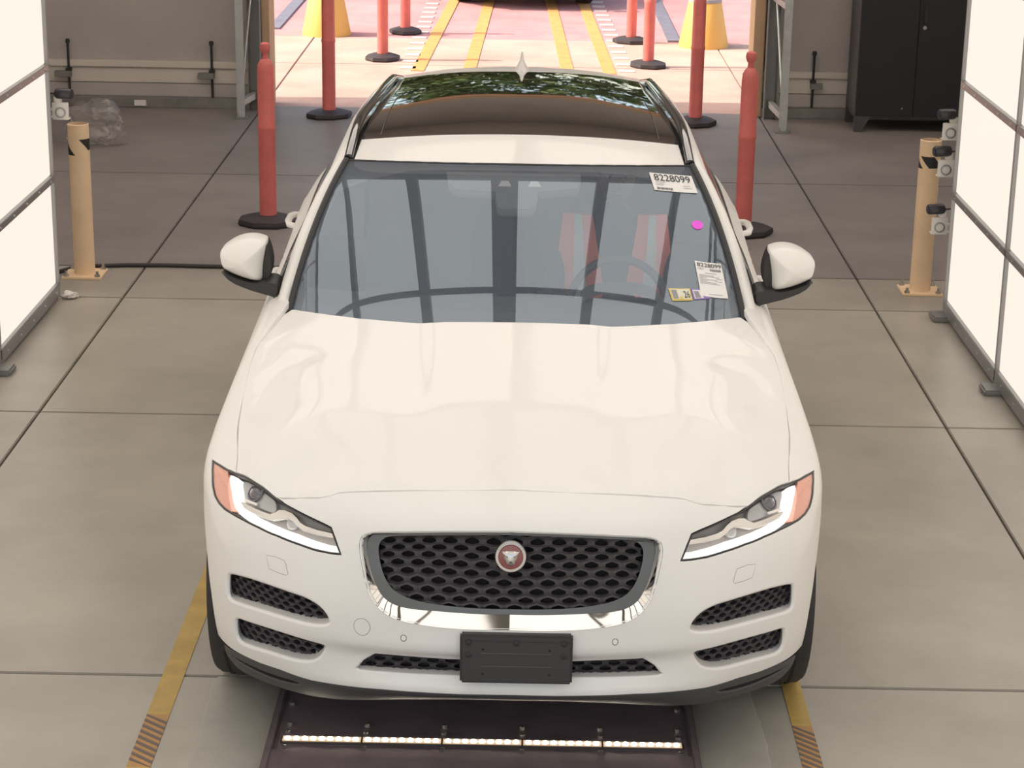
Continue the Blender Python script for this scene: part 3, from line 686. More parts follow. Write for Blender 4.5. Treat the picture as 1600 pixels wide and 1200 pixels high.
# ---- dark car waiting outside
def simple_car(label, x, y):
    t = thing('waiting_car', label, 'car', (x, y, 0))
    P = mat('black_car_paint', (.018, .018, .022), .25, coat=1); G = mat('dark_glass', (.02, .022, .025), .05, coat=1)
    prof = [(0, .30), (.02, .55), (.10, .74), (.9, .92), (1.25, .98), (3.9, 1.02), (4.45, .98), (4.55, .6), (4.5, .28), (3.9, .22), (.9, .2), (.25, .17)]
    m = MB(); rs = []
    for f, sc in ((-1, .93), (-.93, 1.0), (-.5, 1.0), (0, 1.0), (.5, 1), (.93, 1), (1, .93)):
        cx = f*.80; rs.append([(cx, .15 + (a-2.2)*(1 if abs(f) < .9 else .975)*(1 - .02*abs(f)**6) + 2.2 + .16*abs(f)**4*(1 if a < .3 else 0), .6+(b-.6)*sc) for a, b in prof])
    m.rings(rs, True, True, True); m.build('body', P, t, smooth=35)
    roof = [(1.2, .95), (2.0, 1.38), (2.5, 1.43), (3.3, 1.40), (4.1, 1.0)]
    m = MB(); m.rings([[(f*(.74 if b < 1.2 else .58), .15+a, b) for a, b in roof] for f in (-1, -.97, 0, .97, 1)], True, True, True); m.build('cabin_glass', G, t, smooth=35)
    m = MB(); m.grid([[(f*.56, .15+a, b+.012) for a, b in roof[1:4]] for f in (-1, -.5, 0, .5, 1)]); m.build('roof', P, t, smooth=35)
    for sx in (-1, 1):
        for wy in (.95, 3.7):
            w_ = MB().lathe([(.20, -.10), (.31, -.105), (.33, -.08), (.33, .08), (.31, .105), (.20, .10)], 28, (sx*.72, wy, .33), 'X').build('wheel', M_RUB, t)
            MB().lathe([(.20, -.09), (.20, .09)], 20, (sx*.72, wy, .33), 'X').build('rim', M_GALVD, w_)
        MB().box(sx*.58-.13, sx*.58+.13, .10, .22, .58, .68, bev=.02).build('headlight', mat('far_lamp', (.5, .5, .5), .1, coat=1), t)
    MB().box(-.5, .5, .12, .2, .30, .52, bev=.02).build('grille', M_BLK, t)
simple_car('black car waiting outside beyond the lane lines, only its lower front in view', -.02, 18.75)

# ---- trees beyond the yard (seen as the green reflection in the roof glass)
def tree(x, y, h, k, label):
    t = thing('shade_tree', label, 'tree', (x, y, 0), group='trees beyond the yard')
    rnd = random.Random(k)
    MB().tube([(0, 0, 0), (.1, 0, h*.3), (-.1, .1, h*.6)], [.28, .2, .1], 8).build('trunk', mat('bark', (.12, .085, .06), .9), t)
    m = MB()
    for i in range(120):
        a = rnd.uniform(0, 6.28); rr = h*.40*math.sqrt(rnd.random()); c = Vector((rr*math.cos(a), rr*math.sin(a), h*rnd.uniform(.10, .92))); s = rnd.uniform(.09, .13)*h
        for j in range(80):
            d = Vector((rnd.gauss(0, 1), rnd.gauss(0, 1), rnd.gauss(0, .8))).normalized()*s*rnd.uniform(.6, 1.05); p = c + d
            u = Vector((rnd.gauss(0, 1), rnd.gauss(0, 1), rnd.gauss(0, 1))).normalized(); v = u.cross(d).normalized(); q = rnd.uniform(.16, .34)
            m.add([p-u*q, p+v*q*.5, p+u*q, p-v*q*.5], [(0, 1, 2, 3)])
    m.build('foliage', mat('leaves', (.10, .15, .035), .7, noise=(.8, .45, (.035, .06, .015))), t, smooth=0, recalc=False)['kind'] = 'stuff'
for k, (x, y, h, l) in enumerate([(-11.2, 33, 11, 'left'), (0, 35, 11.5, 'middle'), (11.2, 33.5, 11, 'right')]):
    tree(x, y, h, k+3, 'broad green tree beyond the yard, %s of the three mirrored in the roof glass' % l)

# ---- carton and plastic wrap behind the left panels, paper scrap, floor cable
t = thing('cardboard_box', 'brown cardboard box on the floor behind the left light panels', 'box', (-3.93, 10.15, 0), R(8))
M_CARD = mat('cardboard', (.27, .17, .11), .85, noise=(5, .15, None))
MB().box(-.26, .26, -.2, .2, 0, .34, bev=.005).build('carton', M_CARD, t)
for s in (-1, 1): 
    f = MB().box(-.26, .26, -.004, .13, -.003, .003).build('flap', M_CARD, t, loc=(0, s*.2, .345)); f.rotation_euler = (R(18), 0, 0 if s < 0 else math.pi)
MB().box(-.262, .262, -.03, .03, .30, .3425).build('tape', mat('box_tape', (.42, .33, .22), .4), t)
def crumple(name, loc, sx, sy, sz, m, label, cat, seed, amp=.25, sub=4):
    bm = bmesh.new(); bmesh.ops.create_icosphere(bm, subdivisions=sub, radius=1)
    from mathutils import noise as NZ
    for v in bm.verts:
        p = v.co.copy(); d = NZ.noise(p*1.7 + Vector((seed, 0, 0)))*amp*1.6 + abs(NZ.noise(p*4.1 + Vector((0, seed, 0))))*amp
        v.co = p*(1 + d - amp*.3); v.co = Vector((v.co.x*sx, v.co.y*sy, max(-.96, v.co.z)*sz + .96*sz))
    mb = MB(); bm.verts.ensure_lookup_table(); mb.add([tuple(v.co) for v in bm.verts], [tuple(q.index for q in f.verts) for f in bm.faces]); bm.free()
    o = mb.build(name, m, smooth=22, loc=loc); return tag(o, label, cat)
crumple('plastic_wrap', (-3.32, 10.15, 0), .25, .19, .17, glass_mat('clear_plastic', (.93, .92, .91), .05, .3, .07, (.7, .66, .64)), 'crumpled clear plastic wrap on the floor behind the left bollard', 'plastic wrap', 3.0, .32)
crumple('paper_scrap', (-2.52, 5.60, 0), .045, .035, .022, mat('scrap_paper', (.72, .66, .62), .8), 'crumpled white paper scrap at the foot of the left light panels', 'scrap', 9.0, .4, 3)
m = MB(); m.tube([(-3.1, 5.72, .012), (-2.85, 5.95, .012), (-2.72, 6.12, .012), (-2.62, 6.28, .013), (-2.35, 6.33, .013), (-2.1, 6.345, .013), (-1.8, 6.335, .013), (-1.4, 6.33, .013), (-.9, 6.36, .013)], .0125, 8)
o = m.build('floor_cable', mat('cable_black', (.035, .03, .03), .6)); tag(o, 'black cable lying across the floor joint beside the left bollard', 'cable')

# ---- floor tape, aprons, light plate in front of the car
M_TAPEY = mat('yellow_floor_tape', (.50, .33, .09), .55, noise=(7, .22, None))
M_TAPEB = mat('dark_tape_stripe', (.14, .105, .09), .6)
M_TAPEO = mat('orange_tape', (.46, .25, .09), .6, noise=(10, .2, None))
def floor_tape(x0, x1, ya, yb, label, lean):
    t = thing('floor_tape', label, 'tape', ((x0+x1)/2, yb, 0)); xc = (x0+x1)/2; hw = (x1-x0)/2
    MB().box(-hw, hw, .475-yb, ya-yb, .0005, .0025).build('plain_strip', M_TAPEY, t, smooth=0)
    MB().box(-hw, hw, .115-yb, .475-yb, .0005, .0022).build('hazard_strip', M_TAPEO, t, smooth=0)
    MB().box(-hw, hw, -.9-yb, .115-yb, .0005, .0025).build('plain_strip', M_TAPEY, t, smooth=0)
    for k in range(9):
        y = .13 + k*.038 - yb; s = lean*.030
        m = MB(); q = [(-hw, y - s), (hw, y + s), (hw, y + s + .017), (-hw, y - s + .017)]
        q = [(a, min(max(b, .115-yb), .475-yb)) for a, b in q]
        m.prism(q, lambda a, b: (a, b, .001), lambda a, b: (a, b, .0034)); m.build('dark_stripe', M_TAPEB, t, smooth=0)
floor_tape(-1.172, -1.098, 2.35, .2, 'yellow floor tape with dark hazard stripes on the left of the car', -1)
floor_tape(.918, .982, 1.1, .2, 'yellow floor tape with dark hazard stripes on the right of the car', -1)

M_APR = slab_mat('apron_concrete', (.36, .335, .29), .6)
def apron(x0, x1, inner, label):
    rnd = random.Random(int(x0*100)); n = 60; ys = [-1.2 + k*(1.96)/n for k in range(n+1)]
    e = [(x0 + rnd.uniform(-.005, .005) + .008*math.sin(y*7) if inner > 0 else x0, x1 if inner > 0 else x1 + rnd.uniform(-.005, .005) + .008*math.sin(y*6)) for y in ys]
    m = MB(); m.grid([[(a, y, .0), (a+.008, y, .004), (b-.008, y, .004), (b, y, .0)] for (a, b), y in zip(e, ys)])
    o = m.build('floor_apron', M_APR, recalc=False); tag(o, label, kind='structure'); return o
apron(-.985, -.745, 1, 'pale concrete strip left of the light plate')
apron(.585, .815, -1, 'pale concrete strip right of the light plate')

M_PLATE = mat('black_steel_plate', (.175, .132, .145), .5, metal=.15, noise=(5, .25, None))
t = thing('light_plate', 'black steel floor plate with a glowing LED strip in front of the car', 'floor plate', (-.08, 0, 0))
MB().box(-.665, .665, -1.2, .66, .002, .010, bev=.002).build('plate', M_PLATE, t)
for s in (-1, 1): MB().box(s*.668-.012, s*.668+.012, -1.2, .66, .002, .022, bev=.004).build('side_rail', M_PLATE, t)
MB().box(-.645, .645, -.02, .345, .010, .014, bev=.002).build('strip_cover', M_PLATE, t)
MB().box(-.66, .66, -.06, .225, .010, .017, bev=.003).build('front_plate', M_PLATE, t)
hs = MB().box(-.635, .635, .262, .312, .010, .020, bev=.003).build('led_housing', mat('led_housing', (.12, .10, .095), .3, metal=.5), t)
M_LED = emit_mat('led_lens', (1.0, .86, .68), 34.0)
M_LEDB = emit_mat('led_diffuser', (1.0, .70, .42), .45)
nl = 54
for b_ in range(5):
    x0 = -.63 + b_*.2525
    MB().box(x0, x0+.247, .270, .304, .020, .0225, bev=.001).build('led_bar', M_LEDB, t)
    for k in range(9):
        xx = x0 + .0165 + k*.0267
        MB().lathe([(.0098, .0225), (.0085, .0255), (.004, .0265)], 10, (xx, .287, 0)).build('led', M_LED, t)
for k in range(6):
    xx = -.62 + k*.248
    for y in (.40, .345, .236): MB().lathe([(.009, .010), (.009, .022), (.004, .023)], 8, (xx, y, 0)).build('bolt', M_BOLT, t)
for s in (-1, 1): MB().lathe([(.011, .010), (.011, .018), (.005, .02)], 8, (s*.63, .55, 0)).build('bolt', M_BOLT, t)
# ================================================================ the white SUV
sh = Shell(); hood_s = make_hood(sh); roof_s = make_roof(); ws = FSurf(ws_f)
def paint_mat():
    m = mat('white_car_paint', (.80, .775, .74), .45, coat=.30, coat_rough=.05, spec=.3)
    return m
M_PAINT = paint_mat()
M_BPL = mat('black_plastic', (.030, .028, .029), .5)
M_GPL = mat('grey_plastic', (.065, .065, .066), .5)
M_GLB = mat('gloss_black', (.012, .012, .013), .12, coat=1)
M_CHR = mat('chrome', (.86, .84, .81), .06, metal=1.0)
M_SATIN = mat('satin_grey', (.13, .135, .14), .35, metal=.5)
M_VOID = mat('recess_shade_dark', (.020, .016, .018), .9)  # near-black colour standing for shade in gaps, holes and grooves
M_TYRE = mat('tyre_rubber', (.035, .033, .033), .7, bump=(90, .1))
M_GAP = mat('panel_gap_dark', (.08, .075, .07), .8)
car = thing('suv_car', 'white SUV with black grille facing the camera in the middle of the light tunnel', 'car', (0, 0, 0))

PO = POLY
def st_yz(y, z):
    """shell parameters of the right-side point at depth y and height z"""
    s = np.interp(y, sh.G[:640, 75, 1], sh.s[:640])
    for _ in range(6):
        i = int(np.clip(np.searchsorted(sh.s, s), 1, len(sh.s)-1)); row = sh.G[i]
        t = float(np.interp(z, row[:, 2], sh.t))
        p = sh.pos(np.array([[s, t]]))[0]; s += (y - p[1])*1.0
        s = float(np.clip(s, 0, sh.smax))
    return (s, t)
def st_xy(x, y):
    G = sh.G[:420, 90:]; d = (G[:, :, 0]-x)**2 + (G[:, :, 1]-y)**2; i, j = np.unravel_index(np.argmin(d), d.shape)
    return (float(sh.s[i]), float(sh.t[90+j]))
AX_F, AX_R, AZ, AR = .880, 3.78, .378, .435
def arch(cy, a0, a1, n=16): return [st_yz(cy + AR*math.cos(R(a0 + (a1-a0)*k/n)), AZ + AR*math.sin(R(a0 + (a1-a0)*k/n))) for k in range(n+1)]

HL = PO['hl']
# ---- front bumper
a_f = arch(AX_F, 128, 191)
half = PO['hood_front'] + HL[9:] + HL[:1] + a_f + PO['white_bottom'][::-1][1:]
outer = half + [p for p in mirror(half)[::-1] if p[0] < -1e-6]
outer = inset(dens(outer, .02), .0032)
gr = PO['grille']; gr_full = dens(gr + mirror(gr)[::-1][1:-1], .012)
s3 = PO['slot3']; s3_full = dens(s3 + mirror(s3)[::-1][1:-1], .015)
slots = [smooth_loop(PO['slot1'], 1), smooth_loop(PO['slot2'], 1)]
holes = [gr_full, s3_full] + [dens(L, .012) for L in slots] + [dens(mirror(L), .012) for L in slots]
mb = MB(); panel(mb, sh, outer, holes, step=.022, edge=(.0015, .012), hole_edge=[(.005, .03), (.007, .045)] + [(.010, .058)]*4, hole_dir=[None, (0, 1, 0)] + [(0, 1, 0)]*4)
bumper = mb.build('front_bumper', M_PAINT, car)
# ---- lower black lip
wb = PO['white_bottom']
lip_h = wb + [(wb[-1][0]+.03, .236)] + [(s_, .2215) for s_ in np.linspace(wb[-1][0]-.03, 0, 14)]
lip = lip_h + [p for p in mirror(lip_h)[::-1] if p[0] < -1e-6]
recess = [(.70, .285), (.80, .282), (.92, .281), (1.03, .279), (1.02, .262), (.92, .258), (.80, .253), (.70, .262), (.665, .275)]
recess = smooth_loop(recess, 1)
mb = MB(); panel(mb, sh, inset(dens(lip, .02), .0015), [dens(recess, .015), dens(mirror(recess), .015)], step=.02, edge=(.002, .03), hole_edge=(.006, .03))
tag(mb.build('lower_lip', M_GPL, car), 'dark grey plastic lip under the front bumper')
for sg in (1, -1):
    q = recess if sg > 0 else mirror(recess)
    mb = MB(); panel(mb, Off(sh, -.028), dens(inset(q, -.012), .02), [], step=.03, edge=(0, 0)); mb.build('lip_recess', M_BPL, car)

# ---- honeycomb meshes
def honeycomb(surf, loop, W, H, dep, name, parent, fill=.66, margin=.02):
    L = np.array(loop); lo = L.min(0)-W; hi = L.max(0)+W; Lx = np.array(inset(loop, -margin))
    cs = []
    j = 0; t = lo[1]
    while t < hi[1]:
        s = lo[0] + (W/2 if j % 2 else 0)
        while s < hi[0]: cs.append((s, t)); s += W
        t += H; j += 1
    cs = np.array(cs); cs = cs[inside(Lx, cs)]
    h1, h2 = H/3, 2*H/3
    hexo = np.array([(0, h2), (-W/4, (h1+h2)/2), (-W/2, h1), (-W/2, -h1), (-W/4, -(h1+h2)/2), (0, -h2), (W/4, -(h1+h2)/2), (W/2, -h1), (W/2, h1), (W/4, (h1+h2)/2)])
    hin = np.array([(0, h2*.80), (-W/4*.95, (h1+h2)/2*.70), (-W/2*.74, h1*.45), (-W/2*.74, -h1*.45), (-W/4*.95, -(h1+h2)/2*.62), (0, -h2*.66), (W/4*.95, -(h1+h2)/2*.62), (W/2*.74, -h1*.45), (W/2*.74, h1*.45), (W/4*.95, (h1+h2)/2*.70)])
    n = 10; m = MB()
    A = (cs[:, None] + hexo[None]).reshape(-1, 2); B = (cs[:, None] + hin[None]*fill/.74).reshape(-1, 2)
    PA = surf.pos(A); PB = surf.pos(B); NB = surf.nor(B); PBm = PB + NB*.004; PC = PB - NB*dep
    nc = len(cs)
    m.add(PA, []); m.add(PBm, []); m.add(PC, [])
    for c in range(nc):
        for k in range(n):
            k2 = (k+1) % n; a, a2 = c*n+k, c*n+k2; b, b2 = nc*n+a, nc*n+a2; d, d2 = 2*nc*n+a, 2*nc*n+a2
            m.f += [(a, a2, b2, b), (b, b2, d2, d)]
    return m.build(name, mat('mesh_black', (.046, .039, .043), .55), parent, smooth=50, recalc=False)
def backing(surf, loop, name, parent, m=M_VOID):
    mb = MB(); panel(mb, surf, dens(loop, .04), [], step=.06, edge=(0, 0)); return mb.build(name, m, parent)

# ---- grille
mesh_l = PO['mesh']; mesh_full = mesh_l + mirror(mesh_l)[::-1][1:-1]
grille = honeycomb(Off(sh, -.043), mesh_full, .0655, .0222, .018, 'grille_mesh', car)
tag(grille, 'black honeycomb grille')
backing(Off(sh, -.066), inset(gr_full, -.03), 'grille_backing', car)
def resamp(P, n):
    P = np.array(P); L = np.concatenate([[0], np.cumsum(np.linalg.norm(np.diff(P, axis=0), axis=1))]); q = np.linspace(0, L[-1], n)
    return np.column_stack([np.interp(q, L, P[:, 0]), np.interp(q, L, P[:, 1])])
def smooth_open(P, it=3):
    P = np.array(P, float)
    for _ in range(it):
        Q = [P[0]]
        for a, b in zip(P[:-1], P[1:]): Q += [a*.75+b*.25, a*.25+b*.75]
        P = np.array(Q + [P[-1]])
    return P
def strip(fr_outer, fr_inner, name, m, parent, rows=5, crown=0.0):
    """lofted band between two half-profiles (list of (surface, (n,2) params)), mirrored to a full band"""
    (sa, qa), (sb, qb) = fr_outer, fr_inner
    def full(q): return np.concatenate([q[::-1]*[-1, 1], q[1:]])
    A = sa.pos(full(qa)); B = sb.pos(full(qb)); N = sa.nor(full(qa)); mb = MB(); G = []
    for k in range(rows+1):
        f = k/rows; G.append([tuple(p) for p in A*(1-f) + B*f + N*crown*4*f*(1-f)])
    mb.grid(G); return mb.build(name, m, parent, smooth=60, recalc=False)
go = np.array(gr); gi = np.array(PO['grille_in']); gm = np.array(mesh_l)
strip((Off(sh, .0015), resamp(smooth_open(go[5:]), 60)), (Off(sh, -.030), resamp(smooth_open(gi[5:]), 60)), 'chrome_surround', M_CHR, car, 5, .0)
n_ = 60
strip((Off(sh, -.029), resamp(smooth_open(gi), n_)), (Off(sh, -.032), resamp(smooth_open(gm), n_)), 'grille_frame', M_SATIN, car, 2)
strip((Off(sh, -.012), go[:7]), (Off(sh, -.026), gi[:7]), 'grille_top_frame', M_BPL, car, 2)
# ---- side intakes and lower grille
for sg in (1, -1):
    for L in slots:
        q = L if sg > 0 else mirror(L)
        honeycomb(Shift(sh, (0, .050, 0)), q, .040, .0165, .012, 'intake_mesh', car)
        backing(Shift(sh, (0, .070, 0)), inset(q, -.02), 'intake_backing', car)
honeycomb(Shift(sh, (0, .036, 0)), s3_full, .055, .018, .012, 'lower_grille_mesh', car)
backing(Off(sh, -.054), inset(s3_full, -.015), 'lower_grille_backing', car)

# ---- emblem
def frame_at(surf, q, d=0.0):
    p = surf.pos(np.array([q]))[0]; n = surf.nor(np.array([q]))[0]; n = Vector(n); z = Vector((0, 0, 1)); r = z.cross(n).normalized() if abs(n.z) < .95 else Vector((1, 0, 0))
    r = -r if r.x < 0 else r
    u = n.cross(r).normalized(); u = u if u.z > 0 else -u
    M = Matrix((r, u, n)).transposed().to_4x4(); M.translation = Vector(p) + n*d; return M
te = float(np.interp(.757, sh.G[0, :, 2], sh.t))
ME = frame_at(sh, (1e-6, te), -.012)
def local(mb_fn, M, name, m, parent, smooth=40):
    mb = MB(); mb_fn(mb); mb.v = [tuple(M @ Vector(p)) for p in mb.v]; return mb.build(name, m, parent, smooth=smooth)
emb = local(lambda b: b.lathe([(.047, -.012), (.0475, .004), (.044, .010), (.037, .010), (.035, .006), (.0, .006)], 40, cap=False), ME, 'emblem', M_CHR, car)
tag(emb, 'round chrome emblem with a red field and a chrome cat face')
local(lambda b: b.lathe([(.0353, .0062), (.034, .0078), (.0, .0085)], 36, cap=False), ME, 'emblem_field', mat('emblem_red', (.20, .02, .035), .25, coat=1), emb)
local(lambda b: b.lathe([(.0462, .0075), (.0442, .0104), (.0375, .0106), (.0365, .0085)], 40, cap=False), ME, 'emblem_ring', mat('emblem_ring', (.46, .42, .41), .3, metal=1), emb)
face = [(-.027, .017), (-.020, .0165), (-.013, .018), (.013, .018), (.020, .0165), (.027, .017), (.0245, .010), (.0205, .004), (.0195, -.005), (.014, -.013), (.012, -.022), (.006, -.0265), (-.006, -.0265), (-.012, -.022), (-.014, -.013), (-.0195, -.005), (-.0205, .004), (-.0245, .010)]
def cat(b):
    n = len(face); rs = []
    for k, (sc, z) in enumerate(((1, .0082), (.96, .0115), (.75, .0145), (.4, .0165), (.08, .0172))): rs.append([(x*sc, y*sc - (1-sc)*.003, z) for x, y in face])
    b.rings(rs, True, False, True)
cf = local(cat, ME, 'cat_face', mat('emblem_silver', (.60, .57, .55), .30, metal=1), emb, 30)
for sg in (-1, 1):
    local(lambda b: b.prism([(sg*.0045, .0005), (sg*.0125, .0035), (sg*.011, -.0015)], lambda x, y: (x, y, .0125), lambda x, y: (x, y, .0165)), ME, 'eye', mat('emblem_dark', (.08, .06, .06), .4), emb, 0)
    local(lambda b: b.prism([(sg*.008, .0165), (sg*.0165, .0165), (sg*.012, .0115)], lambda x, y: (x, y, .011), lambda x, y: (x, y, .0145)), ME, 'brow', M_CHR, emb, 0)
local(lambda b: b.prism([(-.004, -.0125), (.004, -.0125), (.0025, -.017), (-.0025, -.017)], lambda x, y: (x, y, .013), lambda x, y: (x, y, .0178)), ME, 'nose', MATS['emblem_dark'], emb, 0)
# ring lettering, as far as the photo resolves it: a band of raised ticks on the upper half
for k in range(15):
    a = R(150 - k*120/14)
    local(lambda b: b.box(-.0006, .0006, -.0022, .0022, 0, .0008), ME @ Matrix.Translation((.0408*math.cos(a), .0408*math.sin(a), .0104)) @ Matrix.Rotation(a-math.pi/2, 4, 'Z'), 'ring_letter', MATS['emblem_dark'], emb, 0)

# ---- plate bracket
MP = Matrix.Translation((.021, -.020, .4475)) @ Matrix.Rotation(R(90), 4, 'X')
MP = MP @ Matrix.Rotation(R(1.5), 4, 'X')
pb = local(lambda b: b.box(-.166, .166, -.079, .079, -.028, .0, bev=.006), MP, 'plate_bracket', mat('bracket_black', (.052, .049, .05), .42), car)
tag(pb, 'empty black licence plate bracket')
local(lambda b: b.box(-.160, .160, -.071, .060, 0, .0025, bev=.0012), MP, 'raised_field', MATS['bracket_black'], pb)
for y in (.022, -.020): local(lambda b: b.box(-.105, .105, y-.0012, y+.0012, .002, .0042), MP, 'rib', mat('bracket_rib', (.10, .095, .095), .4), pb)
for x, y in ((-.14, .056), (0, .056), (.14, .056), (-.14, .016), (.14, .016)):
    local(lambda b: b.lathe([(.0085, .0), (.0085, .006), (.0045, .007)], 12, (x, y, 0)), MP, 'screw', M_BPL, pb)
for x, y in ((-.098, .034), (.098, .034), (-.098, -.045), (.098, -.045)):
    local(lambda b: b.lathe([(.004, .002), (.004, .0035)], 8, (x, y, 0)), MP, 'screw_hole', M_VOID, pb)

# ---- sensors, covers
def ring_loop(c, r, n=28): return [(c[0]+r*math.cos(2*math.pi*k/n), c[1]+r*math.sin(2*math.pi*k/n)) for k in range(n)]
def outlined_cover(loop, name, w_=.0016):
    mb = MB(); panel(mb, Off(sh, .0005), dens(loop, .006), [dens(inset(loop, w_), .006)], step=.05, edge=(0, 0), hole_edge=(0, 0)); g_ = mb.build(name, M_GAP, car)
    mb = MB(); panel(mb, Off(sh, .0008), dens(inset(loop, w_), .006), [], step=.02, edge=(.0004, .0005)); mb.build('cover_plate', M_PAINT, g_); return g_
for sg in (1, -1):
    c = PO['sens'][0]; outlined_cover(ring_loop((sg*c[0], c[1]), .0095, 20), 'parking_sensor', .0022)
    wl_ = PO['wash'] if sg > 0 else mirror(PO['wash']); outlined_cover(wl_, 'washer_cover', .0014)
c = PO['tow'][0]; outlined_cover(ring_loop((-c[0], c[1]), .0262, 36), 'tow_cover', .0015)

# ---- headlights
M_LAMPG = glass_mat('lamp_glass', (.97, .96, .95), .035)
M_BOWL = mat('lamp_bowl', (.34, .32, .30), .3)
M_DRL = emit_mat('running_light', (1.0, .95, .90), 1.15)
M_BLADE = mat('lamp_silver', (.80, .78, .75), .18, metal=.85)
M_AMBER = mat('lamp_amber', (.85, .38, .27), .28, coat=1)
M_MOD = mat('lamp_module', (.50, .50, .51), .2, metal=.25)
for sg in (1, -1):
    Q = (lambda L: L) if sg > 0 else mirror
    hl = dens(Q(HL), .012)
    head = thing('headlight', 'x', 'x', (0, 0, 0)); del head['label']; del head['category']; head.parent = car
    mb = MB(); panel(mb, Off(sh, -.045), inset(hl, .001), [], step=.025, edge=(0, 0)); mb.build('bowl', M_BOWL, head)
    mb = MB(); panel(mb, Off(sh, -.0015), inset(hl, .0015), [inset(hl, .0038)], step=.2, edge=(.001, .03), hole_edge=(.0008, .006)); mb.build('rim', M_BPL, head)
    mb = MB(); panel(mb, Off(sh, -.012), dens(Q(PO['drl']), .015), [], step=.03, edge=(.0035, .022)); d = mb.build('running_light', M_DRL, head); tag(d, 'glowing white J-shaped running light')
    mb = MB(); panel(mb, Off(sh, -.016), dens(Q(PO['blade']), .015), [], step=.03, edge=(.003, .020)); mb.build('silver_blade', M_BLADE, head)
    mb = MB(); panel(mb, Off(sh, -.005), dens(Q(PO['amber']), .015), [], step=.03, edge=(.002, .030)); a_ = mb.build('side_marker', M_AMBER, head); tag(a_, 'amber side marker')
    mb = MB(); panel(mb, Off(sh, -.026), dens(smooth_loop(Q(PO['module']), 1), .015), [], step=.03, edge=(.003, .015)); md = mb.build('projector_module', M_MOD, head)
    lc = PO['lens'][0]; ML = frame_at(sh, (sg*lc[0], lc[1]), -.026)
    local(lambda b: b.lathe([(.030, -.004), (.030, .006), (.025, .007), (.024, .004), (.018, .010), (.0, .014)], 28, cap=False), ML, 'projector_lens', mat('projector_glass', (.10, .10, .12), .05, coat=1, metal=.3), head)
    local(lambda b: b.box(-.030, .034, -.038, -.030, 0, .010, bev=.003), ML, 'projector_trim', M_CHR, head)
    lc = PO['lens2'][0]; ML = frame_at(sh, (sg*lc[0], lc[1]), -.036)
    local(lambda b: b.lathe([(.022, -.004), (.022, .004), (.016, .010), (.0, .014)], 24, cap=False), ML, 'high_beam_lens', M_MOD, head)
    mb = MB(); panel(mb, Off(sh, -.0005), inset(hl, .003), [], step=.025, edge=(0, 0)); mb.build('clear_cover', M_LAMPG, head)

# ---- fenders, doors, quarters
hs_st = [st_xy(x, y) for x, y in PO['hood_side'][:9]]
def side_loop_fender():
    yd = 1.66
    top = HL[0:4] + hs_st + [st_yz(1.52, 1.09), st_yz(1.60, 1.088)]
    top = HL[0:4] + hs_st + [(np.interp(1.56, sh.G[:400, 140, 1], sh.s[:400]), .949), (np.interp(yd, sh.G[:400, 140, 1], sh.s[:400]), .949)]
    dn = [st_yz(yd, z) for z in (1.0, .9, .7, .5, .35, .26)]
    ar = arch(AX_F, -17, 128, 24)
    return top + dn + [st_yz(1.4, .255)] + ar
def side_loop_box(y0, y1, ar=None):
    s0 = lambda y, j=130: np.interp(y, sh.G[:640, j, 1], sh.s[:640])
    L = [(s0(y), .905) for y in np.linspace(y0, y1, 8)]
    if ar is None: L += [st_yz(y1, z) for z in (1.0, .8, .6, .4, .26)] + [st_yz(y, .255) for y in np.linspace(y1, y0, 6)[1:-1]] + [st_yz(y0, z) for z in (.26, .4, .6, .8, 1.0)]
    elif ar == 'rear_door':
        a = arch(AX_R, 140, 196, 14); L += [st_yz(y1, z) for z in (1.0, .85, .74)] + a + [st_yz(y, .255) for y in np.linspace(3.3, y0, 6)[:-1]] + [st_yz(y0, z) for z in (.26, .4, .6, .8, 1.0)]
    return L
